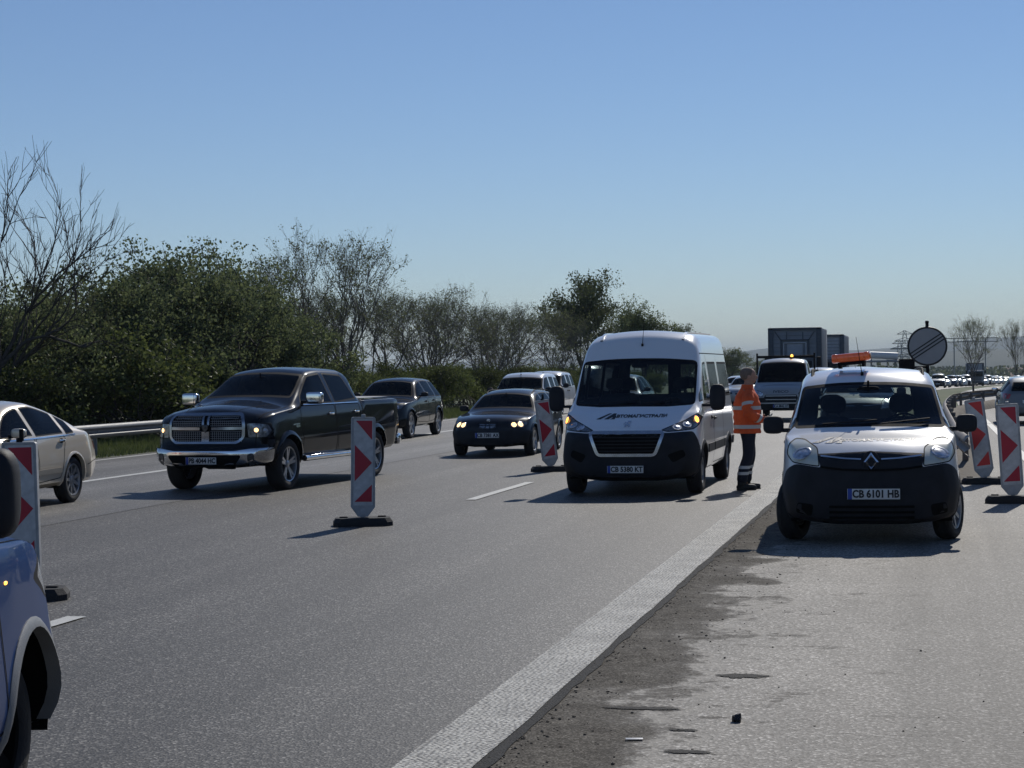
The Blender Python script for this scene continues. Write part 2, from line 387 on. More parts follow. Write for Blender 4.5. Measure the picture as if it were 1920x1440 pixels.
# ------------------------------------------------------------------ car bodies (local: nose at y=0 facing -y, length along +y)
class Car:
    def __init__(s, name, label, cat, spec, pm, loc, rz, group=None, scale=None, dy=0.05, hi=True):
        s.sp = spec; s.L = spec['L']; s.pm = pm; s.hi = hi
        s.root = thing(name, label, cat, loc, rz, group, scale); s.off = (0, -s.L / 2, 0)
        fr = Vector((math.sin(rz), -math.cos(rz), 0))      # loc is where the nose stands
        k = scale[1] if scale else 1.0
        s.root.location = Vector(loc) - fr * (s.L / 2 * k)
        s.bm = s.build(dy); s.bvh = BVHTree.FromBMesh(s.bm); s.dark = NB()
    def build(s, dy):
        sp = s.sp; g = {k: pch(sp[k]) for k in ('zb', 'wb', 'zm', 'wm', 'zs', 'ws', 'we', 'cr', 'zt')}
        L = s.L; N = max(12, int(L / dy)); ys = [0, 0.02, 0.05]; y = 0.05
        while y < L - 0.06: ys.append(y + (L - 0.1) / N); y = ys[-1]
        ys = [v for v in ys if v < L - 0.055] + [L - 0.05, L - 0.02, L]
        k_ = 1.0 if s.hi else 0.45
        dv = [2, 1, max(2, int(7 * k_)), max(2, int(6 * k_)), max(2, int(9 * k_))]; nr = max(3, int(10 * k_))
        bm = NB(); rings = []
        for y in ys:
            zb, wb, zm, wm, zs, ws, we, cr, zt = [g[k](y) for k in ('zb', 'wb', 'zm', 'wm', 'zs', 'ws', 'we', 'cr', 'zt')]
            ze = max(zt - cr, zs + 0.01)
            P = [(0, zb), (wb - 0.12, zb), (wb, zb + 0.07), (wm, zm), (ws, zs), (we, ze)]
            pts = []
            for i in range(5):
                for j in range(dv[i]):
                    t = j / dv[i]; pts.append([P[i][0] * (1 - t) + P[i + 1][0] * t, P[i][1] * (1 - t) + P[i + 1][1] * t])
            for j in range(nr + 1):
                x = we * (1 - j / nr); pts.append([x, zt - (zt - ze) * (x / we) ** 2])
            for it in range(sp.get('sm', 2) if s.hi else 1):
                q = [p[:] for p in pts]
                for i in range(2, len(pts) - 1):
                    q[i] = [pts[i][0] * 0.5 + (pts[i - 1][0] + pts[i + 1][0]) * 0.25, pts[i][1] * 0.5 + (pts[i - 1][1] + pts[i + 1][1]) * 0.25]
                pts = q
            ring = [bm.verts.new((x, y, z)) for x, z in pts] + [bm.verts.new((-x, y, z)) for x, z in reversed(pts[1:-1])]
            rings.append(ring)
        n = len(rings[0])
        for a, b in zip(rings, rings[1:]):
            for i in range(n): bm.faces.new((a[i], a[(i + 1) % n], b[(i + 1) % n], b[i]))
        for ring in (rings[0], rings[-1]):
            f = bm.faces.new(ring); faces = [f]; st = 0.055 if s.hi else 0.12
            zs_ = [v.co.z for v in ring]; xs_ = [v.co.x for v in ring]
            for a, lo, hi_ in ((2, min(zs_), max(zs_)), (0, min(xs_), max(xs_))):
                t = lo + st
                while t < hi_ - 0.02:
                    g_ = set(x for x in faces if x.is_valid)
                    for x in list(g_): g_.update(x.edges); g_.update(x.verts)
                    no = [0, 0, 0]; no[a] = 1; co = [0, 0, 0]; co[a] = t
                    old = [x for x in faces if x.is_valid]
                    r = bmesh.ops.bisect_plane(bm, geom=list(g_), dist=1e-5, plane_co=co, plane_no=no)
                    faces = list({x for x in r['geom'] if isinstance(x, bmesh.types.BMFace)} | {x for x in old if x.is_valid}); t += st
        nose = sp['nose']; tail = sp['tail']; dn = sp.get('dn', 0.8)
        for v in bm.verts:
            x, y, z = v.co
            if y < dn: v.co.y = y + nose(abs(x), z) * (1 - y / dn) ** 1.3
            elif y > L - dn: v.co.y = y - tail(abs(x), z) * (1 - (L - y) / dn) ** 1.3
        sv_ = [v for v in bm.verts if v.co.y < 0.22 or v.co.y > L - 0.22]
        for it in range(3 if s.hi else 1): bmesh.ops.smooth_vert(bm, verts=sv_, factor=0.5, use_axis_x=True, use_axis_y=True, use_axis_z=True)
        bmesh.ops.recalc_face_normals(bm, faces=bm.faces); bm.normal_update()
        return bm
    def hit(s, ax, u, v):
        a, sg = AX[ax]; o = unproj(ax, u, v, sg * 20); d = Vector((0, 0, 0)); d[a] = -sg
        r = s.bvh.ray_cast(o, d)
        return (r[0], r[1]) if r[0] else (None, None)
    def P(s, name, bm, mats, smooth=35, parent=None):
        o = part(name, bm, mats, parent or s.root, s.off if parent is None else (0, 0, 0), smooth); return o
    def region(s, ax, poly, thr=0.12, cond=None):
        return extract(s.bm, cut(s.bm, ax, poly, thr, cond))
    def window(s, ax, poly, seal=0.025, glass='glass', name='window', r=0.04, inset=0.0):
        poly = rpoly(poly, r); W = s.region(ax, poly)
        if not W.faces: W.free(); return None
        fs = cut(W, ax, offset(poly, seal), -1); g = extract(W, fs)
        if inset: 
            for v in g.verts: v.co += Vector([-(inset if i == AX[ax][0] else 0) * AX[ax][1] for i in range(3)])
        o = s.P(name, g, glass)
        s.P('window_seal', W, 'seal', parent=o)
        return o
    def strip(s, bm, ax, pts, wd, off=0.002, idx=0, step=0.05, close=False, h=0.0):
        """thin strip draped along a polyline"""
        pts = [Vector(p) for p in pts]
        if close: pts = pts + [pts[0]]
        pp = []
        for a, b in zip(pts, pts[1:]):
            k = max(1, int((b - a).length / step))
            for i in range(k): pp.append(a.lerp(b, i / k))
        pp.append(pts[-1]); L_, R_ = [], []
        for i, p in enumerate(pp):
            t = (pp[min(i + 1, len(pp) - 1)] - pp[max(i - 1, 0)])
            if t.length < 1e-7: continue
            t.normalize(); n = Vector((-t.y, t.x)) * wd / 2
            r1 = s.hit(ax, *(p + n)); r2 = s.hit(ax, *(p - n))
            if r1[0] is None or r2[0] is None:
                L_.append(None); R_.append(None); continue
            L_.append(r1[0] + r1[1] * off); R_.append(r2[0] + r2[1] * off)
            if h: L_[-1] = (L_[-1], r1[0] + r1[1] * (off + h)); R_[-1] = (R_[-1], r2[0] + r2[1] * (off + h))
        prev = None
        for l, r in zip(L_, R_):
            if l is None: prev = None; continue
            cur = [bm.verts.new(q) for q in ((l[0], l[1], r[1], r[0]) if h else (l, r))]
            if prev:
                m_ = len(cur)
                for i in range(m_ - 1):
                    try: bm.faces.new((prev[i], prev[i + 1], cur[i + 1], cur[i])).material_index = idx
                    except ValueError: pass
            elif h: bm.faces.new(cur).material_index = idx
            prev = cur
        if h and prev: bm.faces.new(prev[::-1]).material_index = idx
    def drape(s, bm, ax, vs, fs, off=0.004, idx=0):
        nv = []
        for v in vs:
            r = s.hit(ax, v[0], v[1]); nv.append(bm.verts.new(r[0] + r[1] * off) if r[0] else None)
        for f in fs:
            q = [nv[i] for i in f]
            if None in q: continue
            try: bm.faces.new(q).material_index = idx
            except ValueError: pass
    def patch(s, bm, ax, poly, off=0.004, idx=0, st=0.06):
        t = NB(); t.faces.new([t.verts.new((p[0], p[1], 0)) for p in poly])
        for a in (0, 1):
            lo = min(p[a] for p in poly); hi_ = max(p[a] for p in poly); q = lo + st
            while q < hi_:
                no = [0, 0, 0]; no[a] = 1; co = [0, 0, 0]; co[a] = q
                bmesh.ops.bisect_plane(t, geom=list(t.verts) + list(t.edges) + list(t.faces), dist=1e-5, plane_co=co, plane_no=no); q += st
        t.verts.index_update()
        s.drape(bm, ax, [(v.co.x, v.co.y) for v in t.verts], [[v.index for v in f.verts] for f in t.faces], off, idx); t.free()
    def arch(s, yc, r, lip=0.0, lipmat=None, sides=(1, -1), zc=None, flare=0.0):
        zc = s.sp['R'] if zc is None else zc; W = s.sp['W'] / 2
        poly = [(yc + r * math.cos(t * math.pi / 14), zc + r * math.sin(t * math.pi / 14)) for t in range(15)]
        poly = [(yc + r, -0.3)] + poly + [(yc - r, -0.3)]
        for sd_ in sides:
            ax = 'x+' if sd_ > 0 else 'x-'
            f = cut(s.bm, ax, poly, 0.05); bmesh.ops.delete(s.bm, geom=f, context='FACES')
        f = [f for f in s.bm.faces if f.normal.z < -0.4 and abs(f.calc_center_median().y - yc) < r and abs(f.calc_center_median().x) > W - 0.4 and f.calc_center_median().z < 0.5]
        bmesh.ops.delete(s.bm, geom=f, context='FACES')
        for sd_ in sides:
            d = s.dark; n = 20; prev = None; cen = d.verts.new((sd_ * (W - 0.42), yc, zc))
            for i in range(n + 1):
                t = -0.25 + (math.pi + 0.5) * i / n; y = yc + (r + 0.02) * math.cos(t); z = max(s.sp['zbmin'] + 0.02, zc + (r + 0.02) * math.sin(t))
                h = s.hit('x+' if sd_ > 0 else 'x-', yc + (r + 0.0) * math.cos(t), max(zc + r * math.sin(t), s.sp['zbmin'] + 0.1))
                xo = abs(h[0].x) - 0.02 if h[0] else W - 0.08
                cur = (d.verts.new((sd_ * xo, y, z)), d.verts.new((sd_ * (W - 0.42), y, z)))
                if prev: d.faces.new((prev[0], cur[0], cur[1], prev[1])); d.faces.new((prev[1], cur[1], cen))
                prev = cur
            if lip:
                bm = NB(); pl = []; m_ = 24
                for i in range(m_ + 1):
                    t = -0.32 + (math.pi + 0.64) * i / m_
                    z0 = zc + (r - 0.004) * math.sin(t); y0 = yc + (r - 0.004) * math.cos(t); z1 = zc + (r + lip) * math.sin(t); y1 = yc + (r + lip) * math.cos(t)
                    h0 = s.hit('x+' if sd_ > 0 else 'x-', y0, max(z0, s.sp['zbmin'] + 0.08)); h1 = s.hit('x+' if sd_ > 0 else 'x-', y1, max(z1, s.sp['zbmin'] + 0.08))
                    if not h0[0] or not h1[0]: continue
                    if z0 < s.sp['zbmin'] + 0.02: continue
                    X0 = h0[0].x + sd_ * (flare + 0.004); X1 = h1[0].x + sd_ * 0.004
                    pl.append((bm.verts.new((X0 - sd_ * 0.06, y0, z0)), bm.verts.new((X0, y0, z0)), bm.verts.new((X0 * 0.45 + X1 * 0.55 + sd_ * flare * 0.4, (y0 + y1) / 2, (z0 + z1) / 2)), bm.verts.new((X1, y1, z1)), bm.verts.new((X1 - sd_ * 0.03, y1, z1))))
                for a, b in zip(pl, pl[1:]):
                    for i in range(4): bm.faces.new((a[i], a[i + 1], b[i + 1], b[i]))
                bmesh.ops.recalc_face_normals(bm, faces=bm.faces)
                s.P('wheel_arch_trim', bm, lipmat or s.pm)
    def door(s, poly, handle=None, hm=None, r=0.05, name='door', sides=(1, -1), hsz=(0.03, 0.19, 0.035)):
        poly = rpoly(poly, r)
        for sd_ in sides:
            ax = 'x+' if sd_ > 0 else 'x-'
            d = s.region(ax, poly, 0.05)
            if not d.faces: d.free(); continue
            s.strip(d, ax, poly, 0.011, 0.0025, 1, close=True)
            o = s.P(name, d, [s.pm, 'underbody'])
            if handle:
                h = s.hit(ax, *handle)
                if h[0]:
                    bm = NB(); box(bm, h[0] + Vector((sd_ * 0.022, 0, 0)), hsz, 0.012)
                    blob(bm, h[0] + Vector((sd_ * 0.002, 0.0, 0)), (0.012, hsz[1] * 0.62, 0.07), 1)
                    s.P('handle', bm, [hm or s.pm, 'seal'], parent=o)
    def seam(s, ax, pts, name='panel_gap', wd=0.01, close=False, m='underbody', off=0.002):
        bm = NB(); s.strip(bm, ax, pts, wd, off, close=close); s.P(name, bm, m)
    def finish(s, shell=True):
        bmesh.ops.recalc_face_normals(s.dark, faces=s.dark.faces)
        s.P('body', s.bm, s.pm, 32)
        W = s.sp['W'] / 2; zb = s.sp['zbmin']
        box(s.dark, (0, s.L / 2, zb + 0.07), (W * 1.1, s.L * 0.9, 0.1), 0.03)
        s.P('underbody', s.dark, 'underbody', 30)
        return s.root
    def wheels(s, y0, y1, side_in=0.03, w_=0.205, rim=0.2, steer=0.0, **k):
        W = s.sp['W'] / 2
        for y, st in ((y0, steer), (y1, 0)):
            for sd_ in (1, -1):
                wheel(s.root, (sd_ * (W - side_in - w_ / 2), y - s.L / 2, s.sp['R']), s.sp['R'], w_, rim, sd_, steer=st, **k)
    def mirror(s, y, z, sz=(0.2, 0.1, 0.15), m='black_plastic', x=None, arm=0.06, sides=(1, -1), glassy=True, capm=None, pw=3.4):
        for sd_ in sides:
            h = s.hit('x+' if sd_ > 0 else 'x-', y, z - sz[2] * 0.3); x0 = h[0].x if h[0] else sd_ * s.sp['W'] / 2
            bm = NB(); cx = x0 + sd_ * (sz[0] / 2 + arm)
            blob(bm, (cx, y, z), sz, 0, pw, 24, 14)
            if capm: blob(bm, (cx, y - sz[1] * 0.06, z + sz[2] * 0.03), (sz[0] * 1.02, sz[1], sz[2] * 0.97), 1, pw, 24, 14)
            box(bm, (x0 + sd_ * (arm / 2 + 0.01), y + 0.01, z - sz[2] * 0.3), (arm + 0.1, 0.05, 0.045), 0.012)
            o = s.P('side_mirror', bm, [m, capm or m], 50)
            if glassy:
                bm = NB(); box(bm, (cx, y + sz[1] / 2, z), (sz[0] * 0.8, 0.008, sz[2] * 0.75), 0.003); s.P('mirror_glass', bm, 'chrome', parent=o)
    def plate(s, txt, x, z, ax='y-', wd=0.52, tilt=0.0, size=0.105):
        h = s.hit(ax, x, z); sg = AX[ax][1]; y = h[0].y + sg * 0.018
        bm = NB(); box(bm, (x, y, z), (wd, 0.012, 0.115), 0.003)
        o = s.P('number_plate', bm, 'plate_white')
        bm = NB(); box(bm, (x - wd / 2 + 0.025, y + sg * 0.0035, z), (0.042, 0.008, 0.108), 0.001); s.P('country_strip', bm, 'plate_blue', parent=o)
        bm = NB(); flat_text(bm, txt, size, (x + 0.02, y + sg * 0.009, z - 0.002), ax=ax, bold=0.004, sx=0.86)
        for c_, s_ in (((x, y + sg * 0.0065, z + 0.056), (wd, 0.003, 0.005)), ((x, y + sg * 0.0065, z - 0.056), (wd, 0.003, 0.005))): box(bm, c_, s_)
        s.P('plate_text', bm, 'print_black', 0, parent=o)
    def interior(s, yf, zs, ws, rows=((1.75, 0.4),), seat_h=0.62, base=0.55, wheel_x=0.35, dash_z=1.0, mx=0.62):
        W = s.sp['W'] / 2
        bm = NB(); box(bm, (0, yf + 0.36, dash_z - 0.24), (W * 1.6, 0.42, 0.30), 0.09, rot=(R(-8), 0, 0)); s.P('dashboard', bm, 'interior')
        for y, x in rows:
            for sx in (-x, x):
                bm = NB(); blob(bm, (sx, y + 0.24, base + seat_h * 0.5), (0.5, 0.17, seat_h), 0, 4, rot=(R(-14), 0, 0))
                blob(bm, (sx, y - 0.05, base - 0.02), (0.5, 0.52, 0.18), 0, 4)
                blob(bm, (sx, y + 0.36, base + seat_h + 0.15), (0.27, 0.12, 0.2), 0, 3, rot=(R(-8), 0, 0))
                tube(bm, (sx - 0.06, y + 0.33, base + seat_h - 0.02), (sx - 0.06, y + 0.35, base + seat_h + 0.12), 0.008); tube(bm, (sx + 0.06, y + 0.33, base + seat_h - 0.02), (sx + 0.06, y + 0.35, base + seat_h + 0.12), 0.008)
                s.P('seat', bm, 'seat_cloth', 60)
        bm = NB(); r = 0.185; n = 24; c = Vector((wheel_x, yf + 0.48, dash_z - 0.02)); rm = Matrix.Rotation(R(-62), 3, 'X')
        ps = [c + rm @ Vector((r * math.cos(2 * math.pi * i / n), r * math.sin(2 * math.pi * i / n), 0)) for i in range(n)]
        for i in range(n): tube(bm, ps[i], ps[(i + 1) % n], 0.014, n=6, cap=False)
        for i in (0, 8, 16): tube(bm, c, ps[i + 2 if i else 0], 0.018, n=6)
        blob(bm, c, (0.14, 0.08, 0.1)); s.P('steering_wheel', bm, 'seal', 60)
        h = s.hit('y-', 0, dash_z + 0.02); bm = NB(); blob(bm, (0, yf + mx, s.zr - 0.1), (0.24, 0.04, 0.075), 0, 3.5); tube(bm, (0, yf + mx, s.zr - 0.07), (0, yf + mx - 0.02, s.zr + 0.0), 0.012); s.P('interior_mirror', bm, 'seal', 60)
    zr = 1.6

# ------------------------------------------------------------------ vehicle shapes
def sym(p): return [(-x, z) + tuple(r) for x, z, *r in reversed(p)]
def mirp(p): return [(-q[0],) + tuple(q[1:]) for q in p]
def lamp(c, poly, m, bulbs=(), name='headlight', rim='seal', sides=(1, -1), ax='y-', bulbm='warm_bulb', inner=None, thr=0.03):
    for sd_ in sides:
        p = rpoly(poly if sd_ > 0 else mirp(poly), 0.03)
        W = c.region(ax, p, thr)
        if not W.faces: W.free(); continue
        g = extract(W, cut(W, ax, offset(p, 0.012), -1))
        o = c.P(name, g, m, 60); c.P('lamp_seal', W, rim, parent=o)
        for b in bulbs:
            x, z, r = b[:3]; bm_ = b[3] if len(b) > 3 else bulbm
            h = c.hit(ax, sd_ * x, z)
            if h[0]:
                bm = NB(); q = h[1].to_track_quat('Z', 'Y').to_matrix().to_4x4()
                n0 = len(bm.verts); lathe(bm, [(0.003, r * 1.35), (0.008, r * 1.3), (0.008, r), (0.004, r), (0.012, r * 0.5), (0.014, 0.001)], 18, 'Z')
                for f in bm.faces:
                    rr = (Vector((f.calc_center_median().x, f.calc_center_median().y))).length; f.material_index = 1 if rr < r else 0
                xf(bm, bm.verts, Matrix.Translation(h[0]) @ q); bmesh.ops.recalc_face_normals(bm, faces=bm.faces)
                c.P('bulb', bm, ['lamp_reflector', bm_], 60, parent=o)
def flatfront(k=0.25, p=4, lean=None, W=0.9):
    lp = pch(lean) if lean else (lambda z: 0)
    return lambda x, z: k * min(1.2, (x / W)) ** p + lp(z)
def logo_text(c, s, x, z, size, sx, m, ax='y-', zs=1.0, bold=0.004):
    vs, fs = text_geo(s, size, bold); bm = NB()
    c.drape(bm, ax, [(x + v.x * sx, z + v.y * zs) for v in vs], fs, 0.004); return c.P('lettering', bm, m, 0)
def road_logo(c, x, z, k, m, zs=1.0):
    """two slanted bars running together: the road-operator mark"""
    bm = NB()
    for pl in ([(-0.16, -0.05), (-0.11, -0.05), (0.0, 0.05), (-0.03, 0.05)], [(-0.07, -0.05), (-0.02, -0.05), (0.05, 0.02), (0.05, 0.05), (0.02, 0.05)], [(0.0, -0.05), (0.05, -0.05), (0.05, 0.0)]):
        c.patch(bm, 'y-', [(x + u * k, z + v * k * zs) for u, v in pl], 0.004, st=0.03)
    c.P('operator_mark', bm, m, 0)
def wipers(c, z, half, m='seal'):
    bm = NB()
    for x0, x1, z1 in ((-0.62 * half, 0.1 * half, z + 0.05), (0.15 * half, 0.8 * half, z + 0.06)):
        a = c.hit('y-', x0, z + 0.01); b = c.hit('y-', x1, z1)
        if a[0] and b[0]: 
            k = 6; pp = []
            for i in range(k + 1):
                t = i / k; h = c.hit('y-', x0 + (x1 - x0) * t, z + 0.01 + (z1 - z - 0.01) * t); pp.append(h[0] + h[1] * 0.022)
            for i in range(k): tube(bm, pp[i], pp[i + 1], 0.008, n=5)
    c.P('wiper', bm, m)
def antenna(c, x, y, lean, ln, r=0.004):
    h = c.hit('z+', x, y); bm = NB(); blob(bm, h[0] + Vector((0, 0, 0.01)), (0.035, 0.06, 0.05)); tube(bm, h[0], h[0] + Vector((lean[0], lean[1], ln)), r * 1.4, r * 0.6, 6); c.P('antenna', bm, 'seal')

WHITE = paint('white_paint', (0.82, 0.83, 0.84), 0, 0.3, 0.22)
WHITE2 = paint('dusty_white_paint', (0.68, 0.70, 0.72), 0, 0.3, 0.6, (0.3, 0.28, 0.25))
BLACK = paint('black_paint', (0.004, 0.005, 0.008), 0.0, 0.3, 0.03, (0.03, 0.028, 0.025), .7)
DGREY = paint('slate_paint', (0.16, 0.17, 0.18), 0.2, 0.35, 0.3)
SHWHITE = paint('shaded_grimy_white_paint', (0.36, 0.38, 0.40), 0.0, 0.4, 0.5, (0.15, 0.14, 0.13))  # white greyed: shade on the truck's front put into the base colour, plus grime
GREYBLK = paint('dark_grey_paint', (0.012, 0.013, 0.016), 0.1, 0.3, 0.08, (0.09, 0.085, 0.08), .75)
BEIGE = paint('champagne_paint', (0.66, 0.58, 0.46), 0.15, 0.3, 0.14)
BLUE = paint('blue_paint', (0.017, 0.048, 0.15), 0.0, 0.4, 0.05, coat=.22)
SILVER = paint('silver_paint', (0.42, 0.44, 0.45), 0.6, 0.3, 0.3)
RED = paint('dark_red_paint', (0.28, 0.02, 0.025), 0.1, 0.3, 0.2)
NAVY = paint('navy_paint', (0.02, 0.035, 0.08), 0.3, 0.3, 0.2)

def kangoo_spec():
    return dict(L=4.21, W=1.83, R=0.315, zbmin=0.2,
        zb=[(0, .24), (.3, .2), (3.9, .22), (4.21, .32)], wb=[(0, .70), (.15, .82), (.6, .86), (3.8, .86), (4.21, .74)],
        zm=[(0, .56), (4.21, .6)], wm=[(0, .78), (.12, .86), (.45, .905), (1.2, .915), (3.8, .91), (4.21, .84)],
        zs=[(0, .79), (.08, .90), (.3, 1.01), (.6, 1.06), (.9, 1.09), (2, 1.10), (4.21, 1.1)], ws=[(0, .70), (.1, .76), (.4, .835), (1, .885), (3.8, .88), (4.21, .82)],
        we=[(0, .60), (.1, .64), (.5, .74), (.82, .81), (1.0, .80), (1.6, .70), (2.0, .69), (4, .67), (4.21, .62)],
        cr=[(0, .05), (.5, .06), (.85, .05), (1.2, .12), (1.6, .09), (2.2, .055), (4.21, .05)],
        zt=[(0, .90), (.05, .955), (.25, 1.04), (.76, 1.13), (.84, 1.16), (1.5, 1.64), (1.72, 1.74), (2.3, 1.80), (3.6, 1.79), (4.1, 1.74), (4.21, 1.64)],
        nose=flatfront(0.26, 3.2, [(.2, .06), (.5, 0), (.8, .02), (1.0, .1)]), tail=flatfront(0.1, 4, [(.3, .02), (.6, 0), (1.0, 0.03), (1.7, .2)]))
def kangoo(label, loc, rz, pm=None, full=True, cat='van', name='service_van', scale=None, group=None, plate='CB 6101 HB', hi=True):
    pm = pm or WHITE
    c = Car(name, label, cat, kangoo_spec(), pm, loc, rz, group, scale, hi=hi); c.zr = 1.66
    c.arch(0.87, 0.375, 0.03, 'black_plastic' if full else pm, flare=0.004); c.arch(3.57, 0.375, 0.03, pm, flare=0.008)
    ws = [(0, 1.18, 0), (.40, 1.175, 0), (.79, 1.16, .05), (.70, 1.60, .05), (.35, 1.64, .2), (0, 1.645, 0)]
    c.window('y-', ws + [(-x, z, r) for x, z, r in reversed(ws[1:-1])], 0.03, 'glass' if full else 'mid_glass', 'windshield')
    gl = 'glass' if full else 'mid_glass'
    for ax in ('x+', 'x-'):
        c.window(ax, [(1.22, 1.14), (1.28, 1.30), (1.72, 1.60, .1), (2.16, 1.64), (2.16, 1.13)], 0.025, gl)
        c.window(ax, [(.92, 1.12), (1.14, 1.13), (1.2, 1.32)], 0.02, gl, 'quarter_window', 0.02)
        c.window(ax, [(2.34, 1.14), (2.34, 1.64), (3.05, 1.64), (3.05, 1.14)], 0.025, gl)
        c.window(ax, [(3.2, 1.16), (3.2, 1.62), (3.85, 1.60), (3.92, 1.18)], 0.025, gl)
    c.window('y+', [(-.62, 1.14), (.62, 1.14), (.56, 1.58), (-.56, 1.58)], 0.03, gl, 'rear_window')
    c.door([(.98, .36), (1.25, .28), (2.22, .28), (2.22, 1.10), (.98, 1.09)], (2.08, .98), 'black_plastic')
    c.door([(2.28, .28), (3.16, .3), (3.22, .74), (3.14, 1.1), (2.28, 1.1)], (2.42, .98), 'black_plastic', name='sliding_door')
    # headlights, bumper, grille
    lamp(c, [(.53, .99), (.66, 1.07), (.76, 1.08), (.83, 1.03), (.86, .92), (.79, .835), (.51, .80)], 'cloudy_lens' if full else 'lamp_reflector', [(.69, .93, .075, 'lamp_reflector')])
    fr = [(0, .955, 0), (.53, .93, .01), (.505, .795, .02), (.76, .83, .05), (.86, .76, .05), (.90, .60, .05), (.96, .5, 0), (.96, .1, 0)]
    poly = rpoly(fr + [(-x, z, r) for x, z, r in reversed(fr[1:])], 0.03)
    B = c.region('y-', poly, -0.4, lambda p: p.y < 0.52)
    o = c.P('front_bumper', B, 'black_plastic', 40)
    bm = NB()
    for sx in (-1, 1):
        c.strip(bm, 'y-', [(sx * .10, .875), (sx * .3, .885), (sx * .5, .905)], 0.014, 0.003, 0, h=0.008)
    c.P('grille_trim', bm, 'chrome', parent=o)
    bm = NB()
    c.strip(bm, 'y-', [(-.5, .80), (-.3, .775), (0, .765), (.3, .775), (.5, .80)], 0.02, 0.002, h=0.01)
    for z in (.40, .345, .29): c.strip(bm, 'y-', [(-.42, z), (.42, z)], 0.022, 0.002, h=0.012)
    for sx in (-1, 1): c.patch(bm, 'y-', rpoly([(sx * .58, .42), (sx * .74, .44), (sx * .76, .33), (sx * .6, .30)], 0.03), 0.003)
    c.P('grille', bm, 'underbody', parent=o)
    h = c.hit('y-', 0, .85); y = h[0].y - 0.02; bm = NB()    # lozenge badge
    if full:
        dia = lambda a, b, t: [(0, b), (a, 0), (0, -b), (-a, 0)]
        for (a, b), (a2, b2), z0 in (((.075, .098), (.034, .05), 0),):
            o1 = dia(a, b, 0); o2 = dia(a2, b2, 0)
            for i in range(4):
                j = (i + 1) % 4; m_ = lambda p, q: ((p[0] + q[0]) / 2, (p[1] + q[1]) / 2)
                pts = [Vector((o1[i][0], y, .85 + o1[i][1])), Vector((o1[j][0], y, .85 + o1[j][1])), Vector((o2[j][0], y, .85 + o2[j][1])), Vector((o2[i][0], y, .85 + o2[i][1]))]
                a_ = m_(o1[i], o2[i]); b_ = m_(o1[j], o2[j]); r0 = Vector((a_[0], y - .02, .85 + a_[1])); r1 = Vector((b_[0], y - .02, .85 + b_[1]))
                v = [bm.verts.new(p) for p in (pts[0], pts[1], r1, r0)]; bm.faces.new(v)
                v = [bm.verts.new(p) for p in (r0, r1, pts[2], pts[3])]; bm.faces.new(v)
        c.P('badge', bm, 'chrome', 20)
        bm = NB(); lathe(bm, [(0, .105), (-.008, .1), (-.01, .001)], 28, 'Y', c=(0, y + .014, .85)); xf(bm, bm.verts, Matrix.Translation((0, 0, .85)) @ Matrix.Diagonal((.85, 1, 1.08, 1)) @ Matrix.Translation((0, 0, -.85))); bmesh.ops.recalc_face_normals(bm, faces=bm.faces)
        c.P('badge_backing', bm, 'black_plastic', 40)
        road_logo(c, -.36, 1.055, 1.5, 'print_grey', 0.35); logo_text(c, 'ABTOMAГИCTPAЛИ', .06, 1.055, .095, .92, 'print_grey', zs=0.32, bold=0.002)
    c.plate(plate, 0.02, .53)
    c.mirror(1.08, 1.20, (.22, .12, .19), arm=.05)
    if full: wipers(c, 1.18, .78)
    antenna(c, -.06, 1.66, (-.06, .12), .42)
    c.interior(.85, 1.1, .8, ((1.75, .37), (2.75, .40)) if full else ((1.75, .37),), dash_z=1.16, base=.62, wheel_x=.37, mx=.55)
    if full:
        for sx in (-1, 1):     # roof rails
            bm = NB(); pts = [c.hit('z+', sx * .60, 1.85 + i * .2)[0] + Vector((0, 0, .028 if 0 < i < 10 else -.02)) for i in range(11)]
            for a, b in zip(pts, pts[1:]): tube(bm, a, b, .016, n=8)
            c.P('roof_rail', bm, 'seal', 60)
    c.wheels(.87, 3.57, side_in=.02, rim=.205, steer=R(-18) if full else 0, kind='alloy', spokes=7)
    return c.finish(), c

def boxer_spec():
    return dict(L=5.41, W=2.05, R=.345, zbmin=.22, sm=3,
        zb=[(0, .27), (.3, .22), (5.2, .25), (5.41, .35)], wb=[(0, .80), (.15, .92), (.6, .97), (5.2, .97), (5.41, .92)],
        zm=[(0, .6), (5.41, .75)], wm=[(0, .87), (.12, .96), (.45, 1.015), (1.2, 1.025), (5.2, 1.025), (5.41, .97)],
        zs=[(0, .84), (.1, .93), (.4, 1.12), (.7, 1.24), (1.3, 1.32), (5.41, 1.33)], ws=[(0, .80), (.1, .87), (.5, .96), (1, .99), (5.2, .985), (5.41, .94)],
        we=[(0, .68), (.1, .74), (.4, .83), (.68, .90), (.85, .905), (1.45, .885), (1.9, .84), (5.3, .82), (5.41, .78)],
        cr=[(0, .06), (.65, .05), (1.1, .13), (1.5, .12), (1.9, .10), (5.41, .07)],
        zt=[(0, .93), (.04, .99), (.25, 1.12), (.64, 1.27), (.71, 1.30), (1.42, 2.04), (1.58, 2.22), (1.78, 2.42), (2.2, 2.51), (5.25, 2.52), (5.41, 2.42)],
        nose=flatfront(.30, 3.0, [(.2, .07), (.5, 0), (.75, .0), (.95, .03), (1.1, .12)], 1.0), tail=flatfront(.05, 4))
